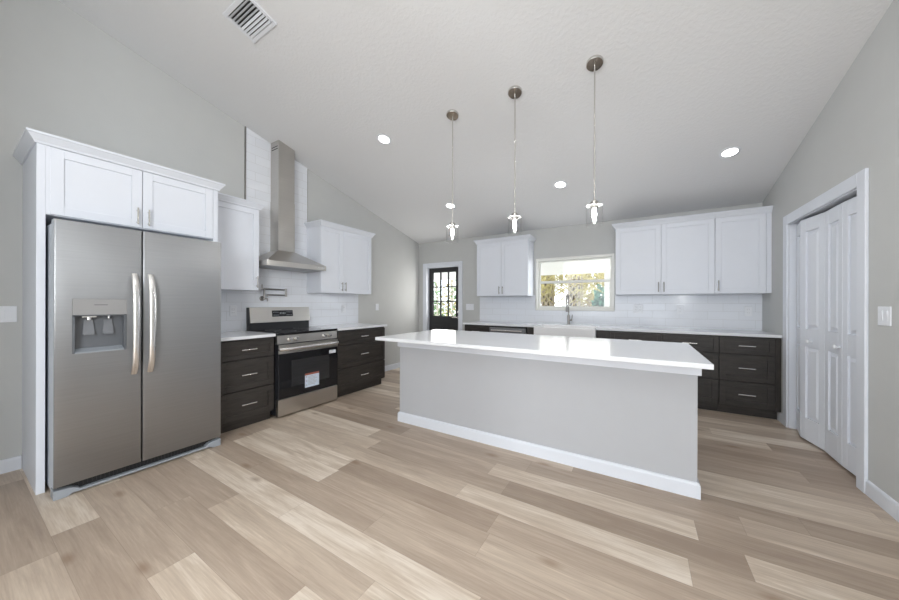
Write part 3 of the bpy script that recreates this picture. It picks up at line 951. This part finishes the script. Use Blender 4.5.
# ------------------------------------------------------------------ range (local front -y)
rg = thing('electric_range', 'freestanding stainless electric range with black glass oven door and labels', 'range', (XL, 1.884, 0), LEFT)
W = 0.772
GD = 0.660
MB().box(0.0, W, -GD + 0.04, -0.012, 0.03, 0.895).build('body', 'black', rg)
MB().box(0.0, W, -GD - 0.004, -0.075, 0.896, 0.921).build('cooktop', 'black_glass', rg, bev=0.004)
for x, y, r in ((0.2, -0.22, 0.085), (0.57, -0.22, 0.10), (0.2, -0.48, 0.11), (0.57, -0.48, 0.08)):
    MB().lathe([(r, 0), (r, 0.0006), (r - 0.004, 0.0006), (r - 0.004, 0)], (x, y, 0.9211), seg=40).build('burner_ring', 'dark_mark', rg)
fp = MB().prism([(-GD, 0.800), (-GD + 0.05, 0.800), (-GD + 0.05, 0.893), (-GD + 0.006, 0.893)], 'x', 0.0, W).build('control_panel', 'steel_warm', rg, bev=0.002)
for x in (0.137, 0.213, 0.578, 0.651):
    MB().lathe([(0.026, 0), (0.024, 0.008), (0.020, 0.010), (0.018, 0.032), (0.015, 0.036), (0, 0.036)], (x, -GD + 0.002, 0.846), 'z', 20, Matrix.Rotation(PI / 2, 4, 'X')).build('control_knob', 'handle_steel', rg, smooth=True)
od = MB().box(0.004, W - 0.004, -GD - 0.012, -GD + 0.04, 0.205, 0.792).build('oven_door', 'black', rg, bev=0.004)
MB().box(0.010, W - 0.010, -GD - 0.016, -GD - 0.011, 0.215, 0.690).build('door_glass', 'black_glass', od, bev=0.001)
ow = MB().box(0.150, W - 0.130, -GD - 0.0168, -GD - 0.0158, 0.320, 0.610)
ow.build('oven_window', plain('smoked_oven_window', (0.03, 0.03, 0.032), 0.12, noise=0.15, nscale=3, stretch=(1, 1, 12)), od)
MB().box(0.004, W - 0.004, -GD - 0.018, -GD - 0.010, 0.694, 0.792).build('door_top_band', 'steel_warm', od, bev=0.002)
P = []
for i in range(17):
    q = i / 16
    P.append((0.012 + q * (W - 0.024), -GD - 0.030 - 0.030 * (1 - (2 * q - 1) ** 6), 0.745))
P = [(0.012, -GD - 0.010, 0.745)] + P + [(W - 0.012, -GD - 0.010, 0.745)]
MB().tube(P, 0.018, 12, ry=0.011, up=(0, 0, 1)).build('oven_handle', 'handle_steel', od, smooth=True)
st = MB().box(0.312, 0.496, -GD - 0.0175, -GD - 0.0167, 0.268, 0.424).build('warning_label', 'sticker', od)
st['label'] = 'pale blue warning label with a rust-red heading'
add_to(st, MB().box(0.312, 0.496, -GD - 0.0178, -GD - 0.0170, 0.408, 0.430), 'sticker_red')
lines = MB()
for i in range(7):
    z = 0.390 - i * 0.016
    lines.box(0.352, 0.352 + random.uniform(0.09, 0.135), -GD - 0.0178, -GD - 0.0172, z, z + 0.006)
    if i % 3 == 0:
        lines.box(0.322, 0.340, -GD - 0.0178, -GD - 0.0172, z - 0.006, z + 0.008)
add_to(st, lines, 'mark')
s2 = MB().box(0.640, 0.735, -GD - 0.0172, -GD - 0.0162, 0.620, 0.660).build('energy_label', 'sticker_white', od)
s2['label'] = 'small white label at the upper right of the oven glass'
add_to(s2, MB().box(0.650, 0.700, -GD - 0.0176, -GD - 0.0170, 0.642, 0.652).box(0.650, 0.722, -GD - 0.0176, -GD - 0.0170, 0.628, 0.634), 'mark')
MB().box(0.004, W - 0.004, -GD - 0.012, -GD + 0.04, 0.022, 0.200).build('storage_drawer', 'steel_warm', rg, bev=0.005)
for x in (0.05, W - 0.05):
    MB().tube([(x, -GD + 0.08, 0.0), (x, -GD + 0.08, 0.035)], 0.016).build('leveling_foot', 'black_matt', rg)
# backguard: black riser, stainless console leaning back, clock
bgp = MB().box(0.0, W, -0.075, -0.012, 0.60, 1.020).build('backguard', 'black', rg, bev=0.003)
cons = MB().prism([(-0.096, 1.008), (-0.012, 1.008), (-0.012, 1.192), (-0.070, 1.192)], 'x', 0.006, W - 0.0)
cs = cons.build('console', 'steel_warm', rg, bev=0.003)
MB().prism([(-0.090, 1.004), (-0.012, 1.004), (-0.012, 1.190), (-0.066, 1.190)], 'x', 0.0, 0.006).build('console_cap', 'black', rg)
# console face plane helper
def cface(x0, x1, z0, z1, off):
    def yy(z): return -0.096 + (z - 1.008) / 0.184 * 0.026 - off
    return MB().hull8([(x0, yy(z0), z0), (x1, yy(z0), z0), (x0, yy(z0) + 0.003, z0), (x1, yy(z0) + 0.003, z0),
                       (x0, yy(z1), z1), (x1, yy(z1), z1), (x0, yy(z1) + 0.003, z1), (x1, yy(z1) + 0.003, z1)])
ck = cface(0.262, 0.532, 1.075, 1.152, 0.0012).build('clock_display', 'black_glass', cs)
dg = MB()
tmp = MB()
for i, x in enumerate((0.36, 0.378, 0.400, 0.418)):
    z0 = 1.105
    y0 = -0.096 + (z0 - 1.008) / 0.184 * 0.026 - 0.003
    tmp.box(x, x + 0.011, y0, y0 + 0.0016, z0, z0 + 0.003).box(x, x + 0.011, y0 + 0.003, y0 + 0.0046, z0 + 0.020, z0 + 0.023)
    tmp.box(x + 0.0085, x + 0.011, y0 + 0.0006, y0 + 0.003, z0, z0 + 0.023)
    if i % 2 == 0:
        tmp.box(x, x + 0.0025, y0 + 0.0006, y0 + 0.003, z0, z0 + 0.023)
add_to(ck, tmp, 'digit')
lg = MB()
for i in range(4):
    for x in (0.278 + i * 0.018, 0.448 + i * 0.019):
        for z in (1.092, 1.128):
            y0 = -0.096 + (z - 1.008) / 0.184 * 0.026 - 0.0024
            lg.box(x, x + 0.011, y0, y0 + 0.0016, z, z + 0.005)
add_to(ck, lg, 'mark')

# ------------------------------------------------------------------ range hood
HY = 2.267
hd = thing('range_hood', 'stainless chimney range hood over the range, reaching the ceiling', 'range hood', (XL, HY, 1.665), LEFT)
CW, CD = 0.381, 0.450
y0c = -0.010
b = MB().box(-CW, CW, -CD, y0c - 0.001, 0.004, 0.062)
cn = b.build('canopy_rim', 'steel_warm', hd, bev=0.002)
MB().box(-CW + 0.02, CW - 0.02, -CD + 0.02, -0.03, 0.0, 0.004).build('filter_panel', 'steel', hd)
b = MB().hull8([(-CW, -CD, 0.062), (CW, -CD, 0.062), (-CW, y0c - 0.001, 0.062), (CW, y0c - 0.001, 0.062),
                (-0.108, -0.192, 0.228), (0.108, -0.192, 0.228), (-0.108, y0c - 0.001, 0.228), (0.108, y0c - 0.001, 0.228)])
b.build('canopy', 'steel_warm', hd, bev=0.002)
b = MB().box(-0.1065, 0.1065, -0.190, y0c - 0.001, 0.226, 0.845)
b.build('lower_chimney', 'steel_warm', hd, bev=0.0015)
zt0, zt1 = ceil_z(HY - 0.103) - 1.665 - 0.002, ceil_z(HY + 0.103) - 1.665 - 0.002
b = MB().hull8([(-0.103, -0.187, 0.84), (0.103, -0.187, 0.84), (-0.103, y0c - 0.001, 0.84), (0.103, y0c - 0.001, 0.84),
                (-0.103, -0.187, zt0), (0.103, -0.187, zt1), (-0.103, y0c - 0.001, zt0), (0.103, y0c - 0.001, zt1)])
uc = b.build('upper_chimney', 'steel_warm', hd, bev=0.0015)
vb = MB()
for k in range(2):
    z = zt0 - 0.075 - k * 0.03
    vb.box(-0.1042, -0.1030, -0.165, -0.035, z, z + 0.010)
vb.build('vent_slot', 'black_matt', uc)
bb = MB()
for x in (0.25, 0.275, 0.30):
    bb.tube([(x, -CD + 0.001, 0.033), (x, -CD - 0.004, 0.033)], 0.006)
bb.tube([(0.335, -CD + 0.001, 0.033), (0.335, -CD - 0.004, 0.033)], 0.013)
bb.build('control_button', 'handle_steel', cn)

# ------------------------------------------------------------------ pot filler
pf = thing('pot_filler', 'brushed nickel folding pot filler on the tile above the range', 'pot filler', (XL + 0.010, 2.062, 1.300), LEFT)
MB().lathe([(0, 0), (0.030, 0), (0.030, 0.006), (0.014, 0.012), (0.014, 0.05), (0, 0.05)], (0, 0, 0), 'z', 20, Matrix.Rotation(PI / 2, 4, 'X')).build('wall_flange', 'dark_nickel', pf, smooth=True)
MB().tube([(0, -0.05, -0.015), (0, -0.05, 0.125)], 0.011).tube([(0.0, -0.05, -0.002), (0.032, -0.06, -0.002)], 0.008).tube([(0.032, -0.06, 0.01), (0.034, -0.063, -0.035)], 0.006).build('valve_body', 'dark_nickel', pf, smooth=True)
MB().tube([(-0.025, -0.05, 0.116), (0.275, -0.05, 0.116)], 0.009).build('upper_arm', 'dark_nickel', pf, smooth=True)
MB().tube([(0.275, -0.05, 0.028), (0.275, -0.05, 0.130)], 0.013).build('joint', 'dark_nickel', pf, smooth=True)
MB().tube([(0.275, -0.05, 0.044), (0.03, -0.055, 0.044)], 0.009).tube([(0.035, -0.055, 0.044), (0.035, -0.055, 0.02)], 0.009).build('lower_arm', 'dark_nickel', pf, smooth=True)
MB().tube([(-0.025, -0.05, 0.105), (-0.025, -0.05, 0.17)], 0.007).build('lever_handle', 'dark_nickel', pf, smooth=True)

# ------------------------------------------------------------------ island
IX0, IX1, IY0, IY1 = -2.180, 0.3454, 2.1917, 3.2638
PX0, PX1, PY0, PY1 = -2.168, 0.320, 2.5425, 3.235
isl = thing('kitchen_island', 'pale grey painted island with white base trim in the middle of the floor', 'island', ((PX0 + PX1) / 2, PY0, 0))
def ati(b, name, mat, **k):
    b.xf(Matrix.Translation(-Vector(isl.location)))
    return b.build(name, mat, isl, **k)
ati(MB().box(PX0, PX1, PY0, PY1, 0, CB - 0.0005), 'island_body', 'island', bev=0.003)
path = [(PX0, PY1), (PX0, PY0), (PX1, PY0), (PX1, PY1)]
ati(MB().sweep([(0, 0), (0.015, 0), (0.015, 0.082), (0.010, 0.094), (0, 0.100)], path), 'base_trim', 'trim')
ati(MB().sweep([(0, 0.790), (0.018, 0.790), (0.018, CB - 0.0005), (0, CB - 0.0005)], path), 'apron_trim', 'trim', bev=0.002)
io = tag(MB().box(IX0, IX1, IY0, IY1, CB, CT).build('worktop', 'quartz', bev=0.003), 'large white quartz worktop overhanging the grey island', 'worktop', WG)

# ------------------------------------------------------------------ pendant lights
pn = thing('pendant_light', 'brushed nickel pendant with clear glass cylinder, leftmost of three over the island', 'pendant light', (0, 0, 0), 0, 'pendants over the island')
tilt = Matrix.Rotation(-math.atan(SL), 4, 'X')
PYC = 2.66
top = ceil_z(PYC)
MB().lathe([(0, 0.0), (0.062, 0.0), (0.062, -0.014), (0.058, -0.020), (0.014, -0.022), (0, -0.022)], (0, 0, 0), 'z', 36, tilt).build('ceiling_canopy', 'nickel', pn, smooth=True)
drop = top - 2.045
MB().tube([(0, 0, -0.018), (0, 0, -drop)], 0.0052).build('rod', 'nickel', pn, smooth=True)
MB().lathe([(0, -drop + 0.012), (0.010, -drop + 0.012), (0.027, -drop), (0.027, -drop - 0.052), (0.020, -drop - 0.058), (0.0, -drop - 0.058)]).build('socket_cap', 'nickel', pn, smooth=True)
zt_ = -drop - 0.030
sh = MB().lathe([(0.0605, zt_), (0.0605, zt_ - 0.160), (0.0585, zt_ - 0.160), (0.0585, zt_ - 0.004)], seg=40).build('glass_shade', 'shade_glass', pn, smooth=True)
MB().lathe([(0.0275, zt_), (0.0605, zt_), (0.0605, zt_ - 0.004), (0.0275, zt_ - 0.004), (0.0275, zt_)], seg=40).build('shade_top', 'frost', sh, smooth=True)
zb_ = -drop - 0.058
MB().lathe([(0, zb_ + 0.002), (0.012, zb_), (0.012, zb_ - 0.012), (0.0135, zb_ - 0.024), (0.0155, zb_ - 0.040), (0.0135, zb_ - 0.056), (0.007, zb_ - 0.074), (0.003, zb_ - 0.084), (0, zb_ - 0.086)], seg=20).build('bulb', 'bulb', pn, smooth=True)
for k, (x, lab) in enumerate(((-1.593, None), (-0.948, 'brushed nickel pendant with clear glass cylinder, middle of three over the island'),
                              (-0.303, 'brushed nickel pendant with clear glass cylinder, rightmost of three over the island'))):
    o = pn if k == 0 else copy_tree(pn)
    o.location = (x, PYC, top)
    if lab:
        o['label'] = lab

# ------------------------------------------------------------------ recessed downlights
rl = thing('recessed_light', 'round white recessed ceiling light nearest the range hood', 'ceiling light', (0, 0, 0), 0, 'recessed ceiling lights')
MB().lathe([(0.060, -0.001), (0.085, 0.0), (0.085, -0.004), (0.062, -0.008), (0.060, -0.001)], seg=36).build('trim_ring', 'plastic', rl, smooth=True)
MB().lathe([(0, -0.004), (0.060, -0.004), (0.060, -0.001), (0, -0.001)], seg=36).build('lens', 'lens', rl, smooth=True)
for k, (x, y, lab) in enumerate(((-2.507, 2.655, None), (-2.517, 4.142, 'round white recessed ceiling light directly above the leftmost pendant shade'),
                                 (-0.868, 4.131, 'round white recessed ceiling light between the middle and right pendants'),
                                 (0.769, 4.125, 'round white recessed ceiling light above the wall cabinets near the right wall'))):
    o = rl if k == 0 else copy_tree(rl)
    o.location = (x, y, ceil_z(y))
    o.rotation_euler = (-math.atan(SL), 0, 0)
    if lab:
        o['label'] = lab

# ------------------------------------------------------------------ ceiling vent
cv = thing('ceiling_vent', 'white louvred air vent in the ceiling above the refrigerator', 'air vent', (-2.603, 1.262, ceil_z(1.262)))
cv.rotation_euler = (-math.atan(SL), 0, 0)
vx, vy, fw = 0.172, 0.122, 0.030
b = MB().box(-vx, vx, -vy, -vy + fw, -0.010, -0.0005).box(-vx, vx, vy - fw, vy, -0.010, -0.0005)
b.box(-vx, -vx + fw, -vy + fw, vy - fw, -0.010, -0.0005).box(vx - fw, vx, -vy + fw, vy - fw, -0.010, -0.0005)
b.build('vent_frame', 'plastic', cv, bev=0.003)
MB().box(-vx + fw, vx - fw, -vy + fw, vy - fw, -0.0018, -0.0008).build('duct_opening', 'black_matt', cv)
n = 8
for i in range(n):
    y = -vy + fw + (i + 0.5) * (2 * vy - 2 * fw) / n
    s_ = 1 if i < n / 2 else -1
    rm = Matrix.Translation((0, y, -0.0095)) @ Matrix.Rotation(s_ * math.radians(38), 4, 'X')
    MB().box(-vx + fw, vx - fw, -0.0085, 0.0085, -0.0007, 0.0007).xf(rm).build('slat', 'plastic', cv)

# ------------------------------------------------------------------ switches and outlets (local: plate in xz plane facing -y)
def plate(name, label, cat, loc, rz, gangs, kind, group):
    t = thing(name, label, cat, loc, rz, group)
    w_ = 0.073 + 0.046 * (gangs - 1)
    MB().box(-w_ / 2, w_ / 2, -0.006, 0, -0.059, 0.059).build('wall_plate', 'plastic', t, bev=0.003)
    for g in range(gangs):
        x = (g - (gangs - 1) / 2) * 0.046
        if kind == 'switch':
            MB().hull8([(x - 0.0165, -0.007, -0.033), (x + 0.0165, -0.007, -0.033), (x - 0.0165, -0.005, -0.033), (x + 0.0165, -0.005, -0.033),
                        (x - 0.0165, -0.011, 0.033), (x + 0.0165, -0.011, 0.033), (x - 0.0165, -0.005, 0.033), (x + 0.0165, -0.005, 0.033)]).build('rocker', 'plastic', t, bev=0.001)
        elif kind == 'outlet':
            b = MB()
            for z in (-0.02, 0.02):
                b.box(x - 0.0165, x + 0.0165, -0.0085, -0.005, z - 0.014, z + 0.014)
            o = b.build('receptacle', 'plastic', t, bev=0.002)
            sl = MB()
            for z in (-0.02, 0.02):
                sl.box(x - 0.008, x - 0.006, -0.0088, -0.008, z - 0.002, z + 0.007).box(x + 0.006, x + 0.008, -0.0088, -0.008, z - 0.002, z + 0.007)
            sl.build('socket_slot', 'dark_mark', o)
        else:
            MB().tube([(x, -0.0055, 0.03), (x, -0.0075, 0.03)], 0.003, 8).tube([(x, -0.0055, -0.03), (x, -0.0075, -0.03)], 0.003, 8).build('screw', 'plastic', t)
    return t
RIGHT = -PI / 2
plate('light_switch', 'white light switch on the left wall just before the refrigerator surround', 'light switch', (XL, 0.264, 1.160), LEFT, 1, 'switch', 'wall switches')
plate('light_switch', 'white switch plate on the left wall, beyond the counter by the wall corner', 'light switch', (XL, 4.035, 1.176), LEFT, 1, 'blank', 'wall switches')
plate('light_switch', 'wide white light switch plate on the back wall beside the black door', 'light switch', (-2.755, YB, 1.176), 0, 3, 'switch', 'wall switches')
plate('light_switch', 'white double light switch on the right wall beside the bifold doors', 'light switch', (XR, 3.016, 1.177), RIGHT, 2, 'switch', 'wall switches')
plate('wall_outlet', 'white outlet in the tile left of the range backguard', 'outlet', (XL + 0.010, 1.745, 1.155), LEFT, 1, 'outlet', 'outlets in the tile')
plate('wall_outlet', 'white outlet in the tile right of the range under the two-door wall cabinet', 'outlet', (XL + 0.010, 3.30, 1.155), LEFT, 1, 'outlet', 'outlets in the tile')
plate('wall_outlet', 'white double outlet in the back tile just right of the window', 'outlet', (-0.02, YB - 0.010, 1.175), 0, 2, 'outlet', 'outlets in the tile')
plate('wall_outlet', 'white outlet in the back tile under the middle of the right-hand wall cabinets', 'outlet', (0.468, YB - 0.010, 1.165), 0, 1, 'outlet', 'outlets in the tile')
plate('wall_outlet', 'white outlet in the back tile nearest the right wall', 'outlet', (1.155, YB - 0.010, 1.155), 0, 1, 'outlet', 'outlets in the tile')

# ------------------------------------------------------------------ outdoors seen through the window and the door
struct(MB().box(-30, 25, YB + WT, 45, -0.30, -0.14).build('ground', 'ground'))
struct(MB().box(-7, 4, YB + WT + 0.001, 7.75, -0.14, -0.02).build('patio_slab', 'patio'))
pr = [(YB + WT + 0.005, 2.40), (7.75, 1.935), (7.75, 2.10), (YB + WT + 0.005, 2.58)]
struct(MB().prism(pr, 'x', -7.0, 4.0).build('porch_roof', 'soffit'))
tag(MB().box(-0.66, -0.53, 7.55, 7.68, -0.02, 1.985).build('porch_post', 'soffit', bev=0.006), 'white square porch post outside the right edge of the window', 'post')

def leaf_cloud(b, c, r, n, size, flat=1.0):
    for _ in range(n):
        v = Vector((random.gauss(0, 1), random.gauss(0, 1), random.gauss(0, 1))).normalized() * (random.random() ** 0.4)
        p = Vector(c) + Vector((v.x * r[0], v.y * r[1], v.z * r[2]))
        d = Vector((random.uniform(-1, 1), random.uniform(-1, 1), random.uniform(-0.8, 0.8))).normalized()
        sd = d.cross(Vector((random.uniform(-1, 1), random.uniform(-1, 1), random.uniform(-1, 1)))).normalized()
        l_, w_ = size * random.uniform(0.7, 1.4), size * random.uniform(0.25, 0.4)
        b.quad(p, p + d * l_ * 0.5 + sd * w_, p + d * l_, p + d * l_ * 0.5 - sd * w_)
def palm(x, y, h_, r, label, nf=60):
    t = thing('palm_tree', label, 'tree', (x, y, -0.14), 0, 'palms outside the window')
    prof = []
    for i in range(13):
        q = i / 12
        prof.append((r * (1.12 - 0.2 * q + 0.03 * math.sin(9 * q)), q * h_))
    MB().lathe([(0, 0)] + prof + [(0, h_)], seg=18).build('trunk', 'bark', t, smooth=True)
    b = MB()
    nrow = int(h_ / 0.13)
    for i in range(nrow):
        z = 0.1 + i * 0.13
        for k in range(7):
            a = 2 * PI * (k + 0.5 * (i % 2)) / 7 + 0.15
            for sgn in (-1, 1):
                a1 = a + sgn * 0.48
                p0 = Vector((math.cos(a) * (r + 0.0), math.sin(a) * (r + 0.0), z - 0.06))
                p1 = Vector((math.cos(a1) * (r + 0.055), math.sin(a1) * (r + 0.055), z + 0.17))
                b.tube([p0, p1], [0.026, 0.016], 5)
    b.build('leaf_bases', 'boot', t)
    b = MB()
    for k in range(nf):
        a = random.uniform(0, 2 * PI)
        rise = random.uniform(-0.35, 0.55)
        ln = random.uniform(0.5, 1.05)
        sp = []
        for i in range(8):
            q = i / 7
            sp.append(Vector((math.cos(a) * (r + ln * q), math.sin(a) * (r + ln * q), h_ - 0.1 + rise * q - 1.6 * q * q)))
        b.tube(sp, 0.008, 4)
        for i in range(1, 8):
            for s_ in (-1, 1):
                for j in range(2):
                    p = sp[i - 1].lerp(sp[i], j / 2)
                    sd = Vector((-math.sin(a), math.cos(a), 0)) * s_
                    tip = p + sd * 0.28 + Vector((math.cos(a) * 0.15, math.sin(a) * 0.15, -0.22))
                    w_ = Vector((0, 0, 0.018))
                    b.quad(p - w_, p + w_, tip)
    b.build('fronds', 'frond_dry', t)
palm(-2.62, 10.6, 3.42, 0.17, 'palm trunk with criss-cross leaf bases at the left of the window view')
palm(-1.53, 9.2, 3.25, 0.15, 'palm trunk with criss-cross leaf bases in the middle of the window view')
palm(-0.86, 10.9, 3.25, 0.11, 'slim palm partly hidden by the white porch post', 70)
palm(-3.55, 10.4, 3.25, 0.14, 'palm at the far left of the window view, mostly its hanging dry fronds', 70)
def shrub(x, y, r, n, size, mat, label, z=0.0, name='shrub'):
    t = thing(name, label, 'shrub', (x, y, -0.14), 0, 'plants outside')
    b = MB()
    for _ in range(7):
        a = random.uniform(0, 2 * PI)
        b.tube([(0, 0, 0), (math.cos(a) * r[0] * 0.3, math.sin(a) * r[1] * 0.3, z + r[2] * 0.7), (math.cos(a) * r[0] * 0.6, math.sin(a) * r[1] * 0.6, z + r[2] * 1.2)], [0.02, 0.014, 0.006], 5)
    b.build('stems', 'stalk', t)
    b = MB()
    leaf_cloud(b, (0, 0, z + r[2] * 0.95), r, n, size)
    b.build('foliage', mat, t)
shrub(-2.25, 11.9, (0.55, 0.3, 0.62), 520, 0.17, 'leaf', 'green shrub between the two palm trunks')
shrub(-0.88, 8.95, (0.15, 0.15, 0.80), 380, 0.15, 'leaf_blue', 'blue-green shrub beside the white porch post', z=0.35)
shrub(-1.28, 10.7, (0.36, 0.30, 0.75), 420, 0.16, 'leaf_tan', 'reddish-brown dry shrub right of the middle palm trunk', z=0.3)
shrub(-8.0, 11.9, (0.75, 0.45, 0.7), 420, 0.17, 'leaf', 'green shrub outside the black door', z=0.1)
for k, (x, y, lab) in enumerate(((-4.85, 8.7, 'thin pale bare tree outside, seen in the right panes of the black door'), (-5.95, 9.9, 'thin pale bare tree outside, seen in the middle panes of the black door'),
                                 (-7.1, 10.6, 'thin pale bare tree outside, seen in the left panes of the black door'))):
    t = thing('bare_tree', lab, 'tree', (x, y, -0.14), 0, 'bare trees outside the door')
    b = MB()
    b.tube([(0, 0, 0), (0.05, 0, 1.2), (-0.06, 0.02, 2.6)], [0.05, 0.04, 0.025], 7)
    for i in range(16):
        z = random.uniform(0.25, 2.2)
        a = random.uniform(0, 2 * PI)
        l_ = random.uniform(0.3, 0.8)
        b.tube([(0.03, 0, z), (math.cos(a) * l_ * 0.5, math.sin(a) * l_ * 0.5, z + l_ * 0.6), (math.cos(a) * l_ * 0.7, math.sin(a) * l_ * 0.7, z + l_ * 1.2)], [0.018, 0.012, 0.005], 5)
    b.build('trunk', 'stalk', t)
    b = MB()
    leaf_cloud(b, (0, 0, 1.5), (0.42, 0.42, 0.9), 150, 0.13)
    b.build('foliage', 'leaf' if k != 1 else 'frond_dry', t)
